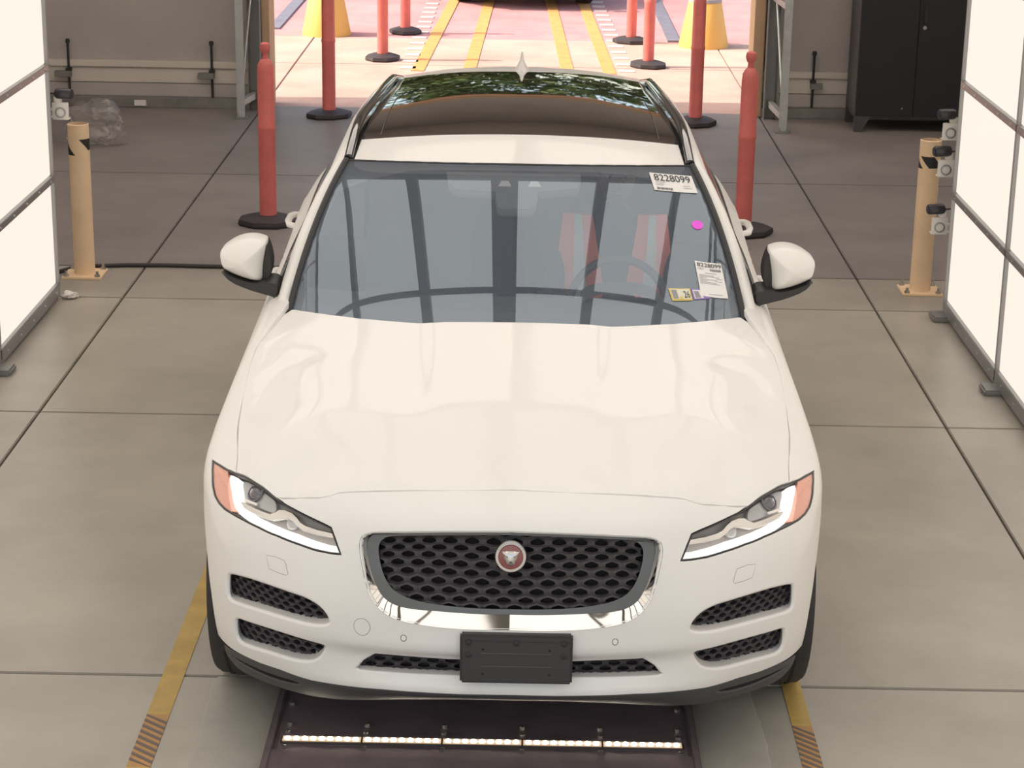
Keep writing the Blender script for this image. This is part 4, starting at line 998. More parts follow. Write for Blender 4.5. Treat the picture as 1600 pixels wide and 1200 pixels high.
for sg in (1, -1):
    Q = (lambda L: L) if sg > 0 else mirror
    mb = MB(); panel(mb, sh, inset(dens(Q(side_loop_fender()), .025), .0024), [], step=.035, edge=(.002, .015)); mb.build('front_fender', M_PAINT, car)
    mb = MB(); panel(mb, sh, inset(dens(Q(side_loop_box(1.66, 2.66)), .05), .0025), [], step=(.08, .04), edge=(.002, .02)); d1 = mb.build('front_door', M_PAINT, car)
    mb = MB(); panel(mb, sh, inset(dens(Q(side_loop_box(2.66, 3.47, 'rear_door')), .05), .0025), [], step=(.08, .04), edge=(.002, .02)); d2 = mb.build('rear_door', M_PAINT, car)
    # rear quarter
    s0 = lambda y, j=130: float(np.interp(y, sh.G[:640, j, 1], sh.s[:640]))
    se = sh.smax - .72
    L = [(s0(3.47), .945), (s0(4.0), .945), (se, .945), (se, .6), (se, .25)] + [(s_, .25) for s_ in np.linspace(se, s0(4.3, 60), 4)[1:]] + arch(AX_R, -17, 140, 22) + [st_yz(3.47, .85), st_yz(3.47, 1.0)]
    mb = MB(); panel(mb, sh, inset(dens(Q(L), .05), .0025), [], step=(.06, .05), edge=(.002, .02)); mb.build('rear_quarter', M_PAINT, car)
    # lower sills and arch liners
    L = [st_yz(y, .258) for y in np.linspace(1.45, 3.32, 10)]; L = L + [(a, .222) for a, b in L[::-1]]
    mb = MB(); panel(mb, Off(sh, -.004), dens(Q(L), .06), [], step=(.1, .03), edge=(.002, .03)); mb.build('sill', M_GPL, car)
    for cy in (AX_F, AX_R):
        m = MB(); G = []
        for k in range(25):
            a = R(-20 + 220*k/24); G.append([(sg*x, cy + (AR-.006)*math.cos(a), AZ + (AR-.006)*math.sin(a)) for x in (.945, .90, .62)])
        m.grid(G); m.build('arch_liner', M_BPL, car, recalc=False)
    # door handles
    for par, y, z in ((d1, 2.47, .955), (d2, 3.30, 1.0)):
        st = st_yz(y, z); p = sh.pos(np.array([st]))[0]; x0 = p[0]
        m = MB(); m.tube([(sg*(x0-.01), y-.12, z), (sg*(x0+.022), y-.10, z+.002), (sg*(x0+.034), y-.03, z+.004), (sg*(x0+.034), y+.06, z+.004), (sg*(x0+.022), y+.10, z+.002), (sg*(x0-.01), y+.115, z)], [.012, .014, .015, .015, .014, .012], 10)
        m.build('door_handle', M_PAINT, par)
# ---- rear
se = sh.smax - .72
mb = MB()
for Q in ((lambda L: L), mirror):
    panel(mb, sh, dens(Q([(se, .25), (sh.smax-1e-4, .25), (sh.smax-1e-4, .945), (se, .945)]), .06), [], step=.06, edge=(0, 0))
mb.build('tailgate', M_PAINT, car)
for sg in (1, -1):
    L = [(se+.12, .80), (se+.42, .80), (se+.42, .86), (se+.12, .87)]; L = L if sg > 0 else mirror(L)
    mb = MB(); panel(mb, Off(sh, .004), dens(L, .05), [], step=.05, edge=(.002, .008)); mb.build('tail_light', mat('tail_red', (.45, .02, .02), .15, coat=1), car)

# ---- hood
hf = [tuple(sh.pos(np.array([q]))[0][:2]) for q in PO['hood_front']]
hh = [tuple(sh.pos(np.array([HL[i]]))[0][:2]) for i in (8, 7, 6, 5, 4, 3)]
hs = [tuple(p) for p in PO['hood_side']]; hr = [(max(x, 0), y) for x, y in PO['hood_rear']]; hr[-1] = (0, hr[-1][1])
half = hf + hh + hs + hr
HP = half + [p for p in mirror(half)[::-1] if p[0] < -1e-6]
mb = MB(); panel(mb, hood_s, inset(dens(HP, .02), .0032), [], step=.03, edge=(.002, .02)); mb.build('hood', M_PAINT, car)
# unseen dark backing added to keep light out of the panel gaps
m = MB(); m.box(-.72, .72, .38, 1.25, .40, .80); m.build('gap_dark_box', M_VOID, car, smooth=0)
mb = MB(); panel(mb, Off(sh, -.062), dens([(-1.02, .80), (1.02, .80), (1.02, .94), (-1.02, .94)], .04), [], step=.04, edge=(0, 0)); mb.build('hood_gap_backing', M_VOID, car)
for sg in (1, -1):
    Q = (lambda L: L) if sg > 0 else mirror
    mb = MB(); panel(mb, Off(sh, -.055), dens(Q([(1.02, .82), (2.1, .80), (2.1, .945), (1.02, .945)]), .05), [], step=.05, edge=(0, 0)); mb.build('fender_gap_backing', M_VOID, car)
m = MB(); m.box(-.62, .62, .45, 4.4, .205, .235, bev=.01); m.build('undertray', M_BPL, car)

# ---- windshield
M_WS = glass_mat('windshield_glass', (.90, .92, .93), .165, .004, .135, (.58, .67, .84), (.78, .90, 1.0))  # bluish diffuse share paints a pale veil over the cabin
M_FRIT = mat('glass_frit', (.035, .034, .034), .35)
mb = MB(); panel(mb, ws, dens([(-1, -.06), (1, -.06), (1, 1.0), (-1, 1.0)], .05), [], step=(.06, .05), edge=(0, 0))
wso = mb.build('windshield', M_WS, car); tag(wso, 'windshield reflecting the lit ceiling and its dark beams')
fi = [(-.90, .03), (-.686, .05), (-.35, .066), (0, .071), (.35, .066), (.686, .05), (.90, .03), (.955, .10), (.955, .5), (.945, .76), (.80, .86), (.62, .935), (.40, .955), (0, .958), (-.40, .955), (-.62, .935), (-.80, .86), (-.945, .76), (-.955, .5), (-.955, .10)]
mb = MB(); panel(mb, Off(ws, -.004), dens([(-1, -.06), (1, -.06), (1, 1.0), (-1, 1.0)], .05), [dens(fi, .03)], step=(.06, .05), edge=(0, 0), hole_edge=(0, 0))
mb.build('glass_border', M_FRIT, wso)
for sg in (1, -1):     # dark side mouldings and top seal
    m = MB(); m.tube([tuple(ws.pos(np.array([[sg*.988, b]]))[0] + ws.nor(np.array([[sg*.97, b]]))[0]*.001) for b in np.linspace(-.09, 1.0, 16)], .0135, 8); m.build('side_moulding', M_BPL, wso)
m = MB(); m.tube([tuple(ws.pos(np.array([[a, 1.0]]))[0]) for a in np.linspace(-1, 1, 24)], .005, 6); m.build('top_seal', M_BPL, wso)

# ---- roof
M_SUN = mat('roof_glass', (.016, .013, .011), .03, coat=1.0, spec=.9)
def ditch_x(y): return float(np.interp(y, DITCH[:, 0], DITCH[:, 1]))
ft = [(x, 2.05 + .08*(x/.662)**2) for x in np.linspace(-.622, .622, 15)]
sg_f = [(x, 2.350 - .012*(x/.6)**2) for x in np.linspace(.612, -.612, 13)]
mb = MB(); panel(mb, Off(roof_s, .004), dens(ft + sg_f, .03), [], step=.05, edge=(.003, .012)); mb.build('roof_panel', M_PAINT, car)
sun = [(x, 2.356 - .012*(x/.6)**2) for x in np.linspace(-.60, .60, 13)] + [(ditch_x(y)-.05, y) for y in np.linspace(2.4, 3.66, 12)] + [(x, 3.70) for x in np.linspace(.52, -.52, 9)] + [(-(ditch_x(y)-.05), y) for y in np.linspace(3.66, 2.4, 12)]
mb = MB(); panel(mb, Off(roof_s, .003), dens(sun, .04), [], step=.06, edge=(.003, .01)); o = mb.build('roof_glass', M_SUN, car); tag(o, 'dark panoramic roof glass')
for sg in (1, -1):
    m = MB(); m.grid([[(sg*x_, y, float(roof_s.z(np.array([[sg*x_, y]]))[0]) + .0045) for x_ in (ditch_x(y)-.115, ditch_x(y)-.112)] for y in np.linspace(2.38, 3.05, 10)]); m.build('glass_seam', mat('roof_seam', (.06, .05, .045), .5), o, recalc=False)
mb = MB(); rr_ = [(x, 3.706) for x in np.linspace(-.53, .53, 9)] + [(ditch_x(y)-.02, y) for y in np.linspace(3.72, 4.22, 6)] + [(x, 4.25) for x in np.linspace(.5, -.5, 8)] + [(-(ditch_x(y)-.02), y) for y in np.linspace(4.22, 3.72, 6)]
panel(mb, Off(roof_s, .003), dens(rr_, .04), [], step=.06, edge=(.003, .012)); mb.build('rear_roof', M_PAINT, car)
mb = MB(); base = [(-(ditch_x(y)), y) for y in np.linspace(4.24, 2.15, 12)] + [(x, 2.08+.08*(x/.66)**2) for x in np.linspace(-.62, .62, 8)] + [(ditch_x(y), y) for y in np.linspace(2.15, 4.24, 12)]
panel(mb, Off(roof_s, -.008), dens(base, .05), [], step=.08, edge=(0, 0)); mb.build('roof_channel', M_GLB, car)
# antenna fin
zf = float(roof_s.z(np.array([[0, 3.80]]))[0])
m = MB(); rs = []
for f, hw, y0, y1 in ((0, .037, 3.70, 3.90), (.12, .034, 3.71, 3.89), (.3, .022, 3.735, 3.875), (.55, .011, 3.775, 3.865), (.8, .0065, 3.805, 3.86), (1, .004, 3.825, 3.855)):
    z = zf - .004 + f*.082; yc, h = (y0+y1)/2, (y1-y0)/2; rs.append([(hw*math.cos(a), yc + h*math.sin(a), z) for a in np.linspace(0, 2*math.pi, 17)[:-1]])
m.rings(rs, True, True, True); m.build('antenna_fin', M_PAINT, car)
# roof side frames: A-pillar into cant rail, rails, side glass
for sg in (1, -1):
    P0 = [ws.pos(np.array([[1.0, b]]))[0] for b in np.linspace(-.05, 1.0, 14)] + [np.array((x, y, z)) for y, x, z in DITCH[1:]]
    K2 = []
    for p in P0:
        y = p[1]; k = np.clip((y-2.13)/.3, 0, 1); d = np.array((.050, 0, -.026))*(1-k) + np.array((.044, 0, -.034))*k
        if y < 1.66: d = np.array((.046, 0, -.018))
        K2.append(p + d)
    m = MB(); G = []
    for p, q in zip(P0, K2):
        n = np.array((.5, -.25 if p[1] < 2.1 else 0, .8)); n /= np.linalg.norm(n); mid = (p+q)/2 + n*.010
        b_ = q + np.array((.008, 0, -.028))
        G.append([(sg*v[0], v[1], v[2]) for v in (p + np.array((-.004, .006, -.012)), p, p*.72+q*.28 + n*.009, mid, p*.28+q*.72+n*.007, q, (q+b_)/2 + np.array((.003, 0, 0)), b_)])
    m.grid(G); m.build('roof_side_frame', M_PAINT, car, smooth=60, recalc=False)
    # rail
    ry = np.linspace(2.14, 3.70, 16); pts = []
    rx = np.interp(ry, [2.14, 2.6, 3.1, 3.6, 3.7], [.648, .634, .590, .556, .545])
    for k, (y, x) in enumerate(zip(ry, rx)):
        z = float(roof_s.z(np.array([[x, y]]))[0]); f = min(1, k/2.5, (15-k)/2.0); pts.append((sg*x, y, z + .006 + .028*f))
    m = MB(); rs = []
    for k, p in enumerate(pts): rs.append([(p[0] + .017*math.cos(a), p[1], p[2] + (.013 if math.sin(a) > 0 else .030)*math.sin(a)) for a in np.linspace(0, 2*math.pi, 13)[:-1]])
    m.rings(rs, True, True, True); m.build('roof_rail', M_GLB, car)
    # side windows: front door, rear door, quarter, with dark pillars between
    top = np.array([q + np.array((.006, 0, -.030)) for q in K2]); ok = top[:, 1] > 1.60; top = top[ok]
    def side_pt(f, h, inx=0.0):
        yt = 1.72 + f*(4.16-1.72); t_ = np.array([np.interp(yt, top[:, 1], top[:, c]) for c in range(3)])
        yb = 1.66 + f*(4.38-1.66); sb = float(np.interp(yb, sh.G[:640, 138, 1], sh.s[:640])); b_ = sh.pos(np.array([[sb, .90]]))[0]
        p = b_*(1-h) + t_*h; bow = .018*4*h*(1-h); return (sg*(p[0] + bow - inx), p[1], p[2])
    for nm, f0, f1, mt in (('front_side_window', .02, .365, 'g'), ('window_pillar', .37, .405, 'b'), ('rear_side_window', .41, .70, 'g'), ('window_pillar', .705, .73, 'b'), ('quarter_window', .735, .99, 'g')):
        m = MB(); m.grid([[side_pt(f, h) for h in np.linspace(.0, 1, 8)] for f in np.linspace(f0, f1, 8)])
        m.build(nm, glass_mat('side_glass', (.55, .58, .58), .08) if mt == 'g' else M_GLB, car, smooth=60, recalc=False)
    m = MB(); m.tube([side_pt(f, -.01, -.004) for f in np.linspace(-.01, 1, 24)], .008, 6); m.build('belt_moulding', M_BPL, car)
# rear window and hatch
m = MB(); G = []
for a in np.linspace(-1, 1, 15):
    tp = np.array((.545*a, 4.25 - .03*a*a, 1.535 - .045*a*a)); sb = sh.smax - abs(a)*.86; b_ = sh.pos(np.array([[math.copysign(sb, a) if a else sb, .945]]))[0]
    G.append([tuple(b_*(1-h) + tp*h + np.array((0, .05, .02))*4*h*(1-h)) for h in np.linspace(0, 1, 9)])
m.grid(G); m.build('rear_window', glass_mat('rear_glass', (.12, .12, .12), .08), car, smooth=60, recalc=False)

# ---- wheels
def wheel(sx, cy):
    t_ = MB().lathe([(.255, -.118), (.335, -.128), (.364, -.124), (.377, -.105), (.382, 0), (.377, .105), (.364, .124), (.335, .128), (.255, .118)], 48, (0, 0, 0), 'X', cap=False).build('wheel', M_TYRE, car, loc=(sx*.850, cy, .381))
    M_RIM = mat('alloy_rim', (.50, .49, .48), .3, metal=.9)
    MB().lathe([(.258, -.11), (.245, -.10), (.235, 0), (.245, .10), (.258, .11)], 40, (0, 0, 0), 'X', cap=False).build('rim', M_RIM, t_)
    MB().lathe([(.0, sx*.085), (.05, sx*.085), (.06, sx*.075), (.06, sx*.03)], 20, (0, 0, 0), 'X', cap=False).build('hub', M_RIM, t_)
    for k in range(10):
        a = 2*math.pi*k/10; m = MB(); m.box(sx*.075-.018, sx*.075+.018, -.016, .016, .05, .25, bev=.005, M=Matrix.Rotation(a, 4, 'X')); m.build('spoke', M_RIM, t_)
    MB().lathe([(.16, -sx*.02), (.16, sx*.0)], 28, (0, 0, 0), 'X').build('brake_disc', M_GALVD, t_)
    for k in range(4):
        xg = -.075 + k*.05; MB().lathe([(.3822, xg-.004), (.3828, xg), (.3822, xg+.004)], 48, (0, 0, 0), 'X', cap=False).build('tread_groove', M_VOID, t_)
for sx in (-1, 1):
    for cy in (AX_F, AX_R): wheel(sx, cy)

# ---- door mirrors
MO = [(1.083, 1.24), (1.064, 1.262), (1.033, 1.283), (1.001, 1.296), (.97, 1.3), (.943, 1.298), (.917, 1.29), (.908, 1.283), (.913, 1.255), (.92, 1.22), (.924, 1.184), (.925, 1.144), (.946, 1.142), (.983, 1.152), (1.02, 1.163), (1.055, 1.176), (1.075, 1.187), (1.082, 1.217)]
for sg in (1, -1):
    root = thing('door_mirror', 'x', 'x'); del root['label']; del root['category']; root.parent = car
    L = smooth_loop(MO, 2); cx, cz = .992, 1.222
    def ring(sc, y, dz=0.0, dx=0.0): return [(sg*(cx + (x-cx)*sc + dx), y + .03*(max(0, (x-cx)*sc+.02)/.11)**2, cz + (z-cz)*sc + dz) for x, z in L]
    m = MB(); m.rings([ring(.93, 1.80), ring(1.0, 1.755), ring(1.0, 1.70)] + [ring(math.cos(R(a)), 1.70 - .10*math.sin(R(a))) for a in (15, 30, 45, 60, 72, 82, 88.5)], True, False, True)
    m.build('mirror_cap', M_PAINT, root, smooth=50)
    m = MB(); m.rings([ring(.90, 1.795), ring(.5, 1.797), ring(.05, 1.798)], True, False, True); m.build('mirror_glass', mat('mirror_glass', (.7, .72, .74), .03, metal=1), root)
    # dark inner side and lower shell
    IL = [(.915, 1.283), (.906, 1.262), (.898, 1.235), (.893, 1.198), (.900, 1.155), (.913, 1.138), (.930, 1.146), (.93, 1.20), (.925, 1.26)]
    m = MB(); m.rings([[(sg*x, y, z) for x, z in smooth_loop(IL, 1)] for y in (1.69, 1.70, 1.79, 1.80)], True, True, True); m.build('inner_shell', M_BPL, root)
    BL = [(1.078, 1.188), (1.02, 1.163), (.95, 1.143), (.90, 1.152), (.862, 1.146), (.852, 1.12), (.866, 1.090), (.905, 1.100), (.974, 1.120), (1.044, 1.150)]
    m = MB(); m.rings([[(sg*(.96+(x-.96)*k), y, 1.135+(z-1.135)*k) for x, z in smooth_loop(BL, 1)] for k, y in ((.90, 1.635), (1, 1.655), (1, 1.75), (.93, 1.775))], True, True, True); m.build('lower_shell', M_BPL, root)

# ---- interior
M_DASH = mat('dash_grey', (.050, .050, .053), .6)
M_SEAT = mat('seat_leather', (.075, .072, .07), .55)
M_CAB2 = mat('cabin_dark', (.045, .044, .044), .8)
m = MB(); rs = []
for x in np.linspace(-.78, .78, 13):
    f = abs(x)/.78; y0 = 1.36 + .14*f*f; rs.append([(x, y0, 1.06), (x, y0+.18, 1.085), (x, y0+.42 - .06*f, 1.075), (x, y0+.50 - .06*f, 1.04), (x, y0+.52 - .05*f, .90), (x, y0+.40, .70), (x, y0, .70)])
m.rings(rs, True, True, True); dash = m.build('dashboard', M_DASH, car)
m = MB(); m.rings([[(.38 + .15*math.cos(a)*k, y, 1.075 + .045*math.sin(a)*k) for a in np.linspace(0, math.pi, 12)] for y, k in ((1.70, .9), (1.76, 1), (1.86, .95))], False, False, False); m.build('instrument_hood', M_DASH, dash)
m = MB(); m.box(-.78, .78, 1.5, 4.4, .30, .36); m.build('cabin_floor', M_CAB2, car, smooth=0)
m = MB(); m.box(-.76, .76, 4.3, 4.34, .36, 1.2); m.build('cabin_rear', M_CAB2, car, smooth=0)
m = MB(); m.grid([[(x, y, float(roof_s.z(np.array([[x, y]]))[0]) - .035) for x in np.linspace(-.6, .6, 7)] for y in np.linspace(2.16, 4.2, 10)]); m.build('headliner', mat('headliner', (.22, .21, .20), .9), car, recalc=False)
def seat(x, y, w_, name):
    s_ = thing(name, 'x', 'x', (x, y, .36)); del s_['label']; del s_['category']; s_.parent = car
    MB().box(-w_, w_, -.27, .27, .05, .27, bev=.06).build('cushion', M_SEAT, s_)
    b = MB().box(-w_, w_, -.075, .075, 0, .64, bev=.06).build('backrest', M_SEAT, s_, loc=(0, .26, .18)); b.rotation_euler = (R(-18), 0, 0)
    h = MB().box(-.13, .13, -.05, .05, 0, .20, bev=.045).build('headrest', M_SEAT, s_, loc=(0, .47, .83)); h.rotation_euler = (R(-8), 0, 0)
seat(.38, 2.36, .25, 'front_seat'); seat(-.38, 2.36, .25, 'front_seat'); seat(.36, 3.35, .33, 'rear_seat'); seat(-.36, 3.35, .33, 'rear_seat')
MSW = Matrix.Translation((.385, 1.985, .985)) @ Matrix.Rotation(R(66), 4, 'X')
swl = local(lambda b: b.rings([[((.185 + .016*math.cos(c))*math.cos(a), (.185 + .016*math.cos(c))*math.sin(a), .016*math.sin(c)) for c in np.linspace(0, 2*math.pi, 11)[:-1]] for a in np.linspace(0, 2*math.pi, 41)]), MSW, 'steering_wheel', mat('wheel_leather', (.05, .05, .055), .5), car)
local(lambda b: b.lathe([(.07, -.03), (.075, .0), (.06, .018), (.0, .022)], 24, cap=False), MSW, 'hub', MATS['wheel_leather'], swl)
for a in (0, math.pi, -math.pi/2): local(lambda b: b.box(.05, .18, -.016, .016, -.008, .008, bev=.005, M=Matrix.Rotation(a, 4, 'Z')), MSW, 'spoke', MATS['wheel_leather'], swl)
# mirror and sensor pod behind the glass
mt_ = [(-.40, .955), (.34, .955), (.335, .90), (.31, .845), (.10, .815), (.085, .72), (.06, .692), (-.085, .688), (-.105, .71), (-.12, .81), (-.33, .82), (-.375, .86)]
mb = MB(); panel(mb, Off(ws, -.012), dens(mt_, .03), [], step=.05, edge=(.004, .03)); pod = mb.build('mirror_pod', mat('pod_grey', (.10, .10, .10), .5), car)
for a0 in (-.075, .085):
    mb = MB(); panel(mb, Off(ws, -.009), [(a0-.035, .845), (a0+.035, .845), (a0+.018, .885), (a0-.018, .885)], [], step=.05, edge=(.001, .002)); mb.build('camera_window', mat('pod_light', (.42, .42, .42), .5), pod)

# ---- papers and stickers on the windshield
M_PAP = mat('white_paper', (.80, .78, .76), .7)
M_INK = mat('black_ink', (.03, .03, .035), .7)
M_INKG = mat('grey_ink', (.30, .29, .30), .7)
def bil(c, u, v):
    c = [np.array(p) for p in c]; return c[0]*(1-u)*(1-v) + c[1]*u*(1-v) + c[2]*u*v + c[3]*(1-u)*v
def on_ws(c, pts, d): 
    q = np.array([bil(c, u, v) for u, v in pts]); return ws.pos(q) + ws.nor(q)*d
def sheet(c, name, m, label=None, d=.003):
    n = 7; mb = MB(); us = np.linspace(0, 1, n)
    T = [[tuple(on_ws(c, [(u, v)], d)[0]) for v in us] for u in us]; B = [[tuple(on_ws(c, [(u, v)], d-.0012)[0]) for v in us] for u in us]
    mb.grid(T); mb.grid(B); o = mb.build(name, m, car, smooth=60, recalc=False)
    if label: tag(o, label)
    return o
def rect(c, par, u0, v0, u1, v1, m, name='print_line', d=.0050):
    mb = MB(); P = on_ws(c, [(u0, v0), (u1, v0), (u1, v1), (u0, v1)], d); mb.add(P, [(0, 1, 2, 3)]); return mb.build(name, m, par, smooth=0, recalc=False)
def text_on(c, par, txt, u0, v0, w_, h_, m, name='print_text', d=.0052):
    cu = bpy.data.curves.new('txt', 'FONT'); cu.body = txt; ob = bpy.data.objects.new('txt', cu); COL.objects.link(ob)
    bpy.context.view_layer.update(); me = bpy.data.meshes.new_from_object(ob.evaluated_get(bpy.context.evaluated_depsgraph_get()))
    V = np.array([v.co[:2] for v in me.vertices]); F = [tuple(p.vertices) for p in me.polygons]
    bpy.data.objects.remove(ob); bpy.data.curves.remove(cu); bpy.data.meshes.remove(me)
    lo, hi = V.min(0), V.max(0); q = (V-lo)/(hi-lo); mb = MB(); mb.add(on_ws(c, [(u0 + a*w_, v0 + (1-b)*h_) for a, b in q], d), F)
    return mb.build(name, m, par, smooth=0, recalc=False)
c1 = [(.723, .942), (.952, .910), (.945, .773), (.720, .807)]
s1 = sheet(c1, 'paper_label', M_PAP, 'white numbered paper label at the top right of the windshield')
text_on(c1, s1, '8228099', .08, .08, .84, .38, M_INK, 'number_print')
text_on(c1, s1, 'UAD', .08, .60, .17, .13, M_INKG)
for k in range(11): rect(c1, s1, .08+k*.034, .84, .08+k*.034+.016+.008*(k % 3 == 0), .95, M_INK, 'barcode_bar')
rect(c1, s1, .08, .53, .30, .55, M_INKG); rect(c1, s1, .70, .66, .86, .68, M_INKG); rect(c1, s1, .70, .78, .90, .80, M_INKG)
c2 = [(.820, .328), (.940, .287), (.935, .081), (.815, .126)]
s2 = sheet(c2, 'paper_sheet', M_PAP, 'white printed paper sheet at the lower right of the windshield')
text_on(c2, s2, '8228099', .06, .045, .90, .115, M_INK, 'number_print')
text_on(c2, s2, 'UAD', .06, .19, .22, .055, M_INKG)
for k in range(9): rect(c2, s2, .52+k*.046, .20, .52+k*.046+.022, .27, M_INK, 'barcode_bar')
for v, u1 in ((.33, .72), (.40, .62), (.44, .80), (.48, .90), (.52, .70), (.56, .88), (.60, .66), (.64, .78), (.93, .8)): rect(c2, s2, .30 if v in (.33, .93) else .06, v, u1, v+.012, M_INKG)
q = np.array([(.884 + .0285*math.cos(a), .552 + .030*math.sin(a)) for a in np.linspace(0, 2*math.pi, 25)[:-1]])
mb = MB(); mb.rings([[tuple(p) for p in ws.pos(q) + ws.nor(q)*d] for d in (.0008, .0022)], True, False, True); o = mb.build('magenta_dot', mat('magenta_sticker', (.80, .09, .72), .5, emit=None), car, smooth=0); tag(o, 'round magenta sticker on the windshield')
c3 = [(.673, .180), (.770, .171), (.774, .105), (.684, .111)]
s3_ = sheet(c3, 'yellow_sticker', mat('sticker_yellow', (.72, .55, .14), .5), 'yellow inspection sticker numbered 26')
rect(c3, s3_, .06, .08, .94, .90, mat('sticker_pale', (.70, .68, .55), .6), 'sticker_field', .0042); rect(c3, s3_, .10, .15, .34, .85, M_INKG, 'sticker_block'); text_on(c3, s3_, '26', .64, .25, .28, .55, M_INK)
rect(c3, s3_, .42, .70, .56, .88, MATS['sticker_yellow'], 'sticker_mark', .0052)
c4 = [(.776, .169), (.836, .159), (.858, .104), (.780, .108)]
s4 = sheet(c4, 'purple_sticker', mat('sticker_purple', (.30, .20, .50), .5), 'purple and white registration sticker', .0022)
rect(c4, s4, .08, .10, .62, .90, mat('sticker_white', (.72, .70, .74), .6), 'sticker_field', .0026); rect(c4, s4, .14, .22, .46, .85, M_INKG, 'sticker_block', .0029)
# ================================================================ driver behind the wheel
def skin_body(name, joints, edges, m, root=0, sub=2):
    me = bpy.data.meshes.new(name); me.from_pydata([j[0] for j in joints], edges, []); me.update()
    o = bpy.data.objects.new(name, me); COL.objects.link(o)
    sk = o.modifiers.new('skin', 'SKIN'); sk.use_smooth_shade = True
    if not me.skin_vertices: me.skin_vertices.new()
    for i, j in enumerate(joints):
        me.skin_vertices[0].data[i].radius = (j[1], j[2] if len(j) > 2 else j[1]); me.skin_vertices[0].data[i].use_root = (i == root)
    o.modifiers.new('sub', 'SUBSURF').levels = sub; o.modifiers['sub'].render_levels = sub
    bpy.context.view_layer.update(); dg = bpy.context.evaluated_depsgraph_get(); nm = bpy.data.meshes.new_from_object(o.evaluated_get(dg))
    o.modifiers.clear(); o.data = nm; nm.materials.clear(); nm.materials.append(m); nm.shade_smooth(); return o
M_SHIRT = mat('navy_shirt', (.05, .055, .08), .8); M_SKIN = mat('skin', (.16, .095, .07), .55); M_VEST = mat('orange_vest', (1.0, .24, .17), .6); M_SILV = mat('silver_stripe', (.62, .64, .62), .4)
px = .385
per = thing('person', 'driver in an orange safety vest with silver stripes behind the steering wheel', 'person', (px, 2.46, .62))
def PL(o): o.parent = per; o.matrix_parent_inverse = Matrix.Translation((-px, -2.46, -.62)); return o
J = [((px, 2.46, .68), .15, .13), ((px, 2.49, .88), .15, .11), ((px, 2.51, 1.06), .165, .115), ((px, 2.51, 1.17), .13, .09), ((px, 2.49, 1.25), .055), ((px, 2.47, 1.31), .05),
     ((px-.17, 2.53, 1.15), .05), ((px-.25, 2.42, .93), .045), ((px-.20, 2.16, .93), .038), ((px-.175, 2.08, .925), .03),
     ((px+.17, 2.53, 1.15), .05), ((px+.25, 2.42, .93), .045), ((px+.20, 2.16, .93), .038), ((px+.175, 2.08, .925), .03),
     ((px-.10, 2.40, .64), .10), ((px-.12, 2.02, .68), .075), ((px-.11, 1.78, .45), .05), ((px-.11, 1.66, .42), .04),
     ((px+.10, 2.40, .64), .10), ((px+.12, 2.02, .68), .075), ((px+.11, 1.78, .45), .05), ((px+.11, 1.66, .42), .04)]
E_ = [(0, 1), (1, 2), (2, 3), (3, 4), (4, 5), (3, 6), (6, 7), (7, 8), (8, 9), (3, 10), (10, 11), (11, 12), (12, 13), (0, 14), (14, 15), (15, 16), (16, 17), (0, 18), (18, 19), (19, 20), (20, 21)]
PL(skin_body('body', J, E_, M_SHIRT))
# head with face, hair
m = MB(); rs = []; hc = (px, 2.44, 1.395)
for k in range(15):
    a = math.pi*k/14; z = -math.cos(a)*.118; r = math.sin(a); w_ = .074*(1 - .22*max(0, -z/.118)); d_ = .094*(1 - .12*max(0, -z/.118))
    rs.append([(hc[0] + w_*r*math.cos(q), hc[1] + d_*r*math.sin(q) - (.008 if z < 0 else 0), hc[2] + z) for q in np.linspace(0, 2*math.pi, 21)[:-1]])
m.rings(rs, True, True, True); head = PL(m.build('head', M_SKIN, smooth=60))
def hp(mb, name, m_): o = mb.build(name, m_, smooth=60); o.parent = head; return o
hp(MB().rings([[(px + x*s, 2.352 - d, 1.40 + z) for x, z in ((-.010, .03), (.010, .03), (.018, -.018), (-.018, -.018))] for s, d in ((1.3, -.01), (.9, .012), (.35, .022))], True, False, True), 'nose', M_SKIN)
for sg in (-1, 1):
    hp(MB().lathe([(.013, .004), (.010, -.006), (.0, -.010)], 12, (px+sg*.030, 2.357, 1.412), 'Y', cap=False), 'eye', mat('eye', (.2, .19, .18), .3))
    hp(MB().lathe([(.006, -.007), (.005, -.010), (0, -.011)], 10, (px+sg*.030, 2.356, 1.412), 'Y', cap=False), 'iris', M_INK)
    hp(MB().box(px+sg*.030-.018, px+sg*.030+.018, 2.346, 2.356, 1.432, 1.438, bev=.002), 'eyebrow', mat('hair', (.02, .017, .015), .7))
    hp(MB().lathe([(.028, -.006), (.030, .006), (.012, .010)], 14, (px+sg*.076, 2.45, 1.395), 'X'), 'ear', M_SKIN)
hp(MB().box(px-.024, px+.024, 2.349, 2.362, 1.343, 1.351, bev=.003), 'mouth', mat('lips', (.30, .13, .10), .5))
m = MB(); rs = []
for k in range(9):
    a = math.pi*(.50 + .5*k/8); z = -math.cos(a)*.130; r = math.sin(a); rs.append([(hc[0] + .082*r*math.cos(q), hc[1] + .012 + .098*r*math.sin(q), hc[2] + .012 + z) for q in np.linspace(0, 2*math.pi, 21)[:-1]])
m.rings(rs, True, False, True); hp(m, 'hair', MATS['hair'])
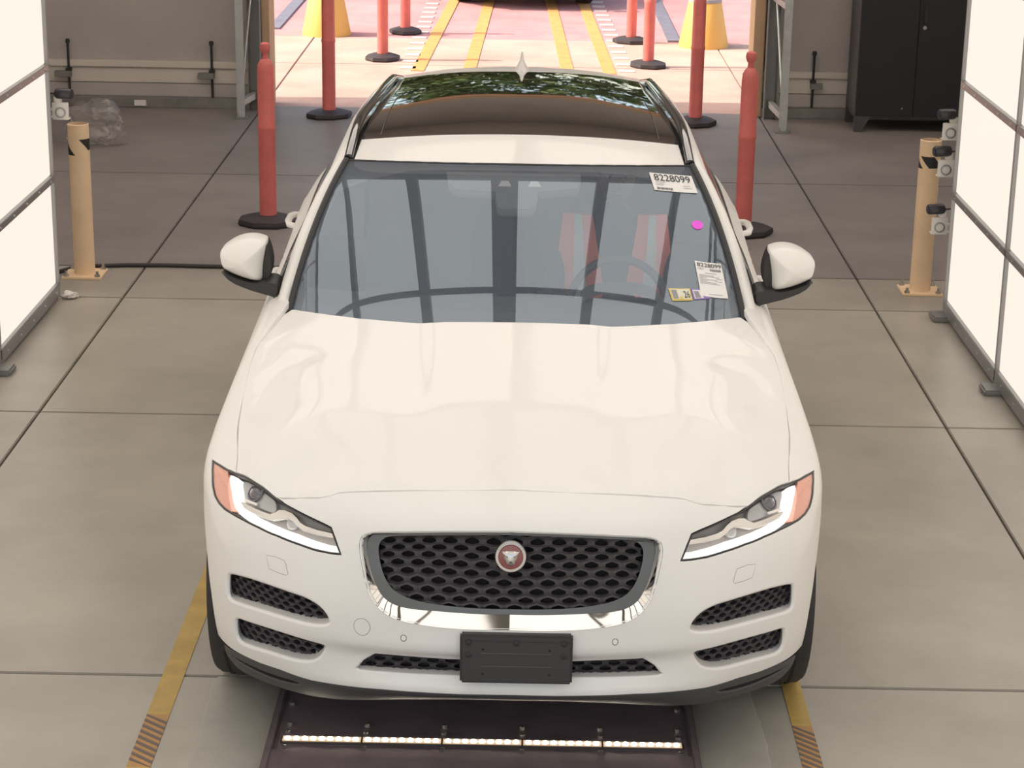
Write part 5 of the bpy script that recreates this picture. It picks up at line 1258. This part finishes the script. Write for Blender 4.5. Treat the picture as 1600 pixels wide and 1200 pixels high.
# hands on the wheel rim: palm and five fingers each
for sg in (-1, 1):
    wx, wy, wz = px + sg*.175, 2.06, .93
    jo = [((wx, wy, wz-.01), .030, .018), ((wx - sg*.01, wy-.045, wz+.045), .032, .014)]; ed = [(0, 1)]
    for k in range(4):
        b = len(jo); ox = (k-1.5)*.019; jo += [((wx + ox, wy-.055, wz+.062), .0095), ((wx + ox, wy-.085, wz+.064 - abs(k-1.3)*.004), .0088), ((wx + ox, wy-.095, wz+.036), .008), ((wx + ox, wy-.078, wz+.022), .0072)]; ed += [(1, b), (b, b+1), (b+1, b+2), (b+2, b+3)]
    b = len(jo); jo += [((wx - sg*.038, wy-.03, wz+.022), .011), ((wx - sg*.052, wy-.055, wz+.034), .0095), ((wx - sg*.050, wy-.078, wz+.046), .0085)]; ed += [(0, b), (b, b+1), (b+1, b+2)]
    PL(skin_body('hand', jo, ed, M_SKIN))
# vest: two front panels, silver stripes, back
def vest_pt(x, z):
    u = (x-px)/.235; zz = np.clip((z-.70)/.55, 0, 1); y = 2.50 - .135*math.sqrt(max(0, 1-min(1, abs(u))**2.2))*(1 - .35*max(0, zz-.75)/.25) + .045*max(0, zz-.8)/.2
    return (x, y, z)
for sg in (-1, 1):
    def X(f, h): # f 0 inner 1 outer
        inner = .030 + .060*max(0, (h-.35)/.65); outer = .232 - .025*max(0, (h-.6)/.4); return px + sg*(inner + (outer-inner)*f)
    m = MB(); G = []
    for h in np.linspace(0, 1, 16): G.append([vest_pt(X(f, h), .70 + h*.535) for f in np.linspace(0, 1, 9)])
    for g_ in (1, 2): 
        top = [(x, 2.50 + .06*g_ - .02, 1.245 - .02*g_) for x, y, z in G[15]]; G.append(top)
    m.grid(G); v = PL(m.build('vest_front', M_VEST, smooth=60, recalc=False))
    m = MB(); G = []
    for h in np.linspace(0, 1, 16): G.append([tuple(np.array(vest_pt(X(f, h), .70 + h*.535)) - (0, .004, 0)) for f in (.36, .48, .62)])
    m.grid(G); o = m.build('silver_stripe', M_SILV, smooth=60, recalc=False); o.parent = v
    for z0 in (.80,):
        m = MB(); G = [[tuple(np.array(vest_pt(X(f, (zz-.70)/.535), zz)) - (0, .005, 0)) for f in np.linspace(.02, 1, 8)] for zz in (z0, z0+.05)]
        m.grid(G); o = m.build('silver_band', M_SILV, smooth=60, recalc=False); o.parent = v
m = MB(); m.grid([[(px + x, 2.625 - .02*abs(x)/.2, z) for x in np.linspace(-.2, .2, 7)] for z in np.linspace(.70, 1.2, 6)]); PL(m.build('vest_back', M_VEST, smooth=60, recalc=False))
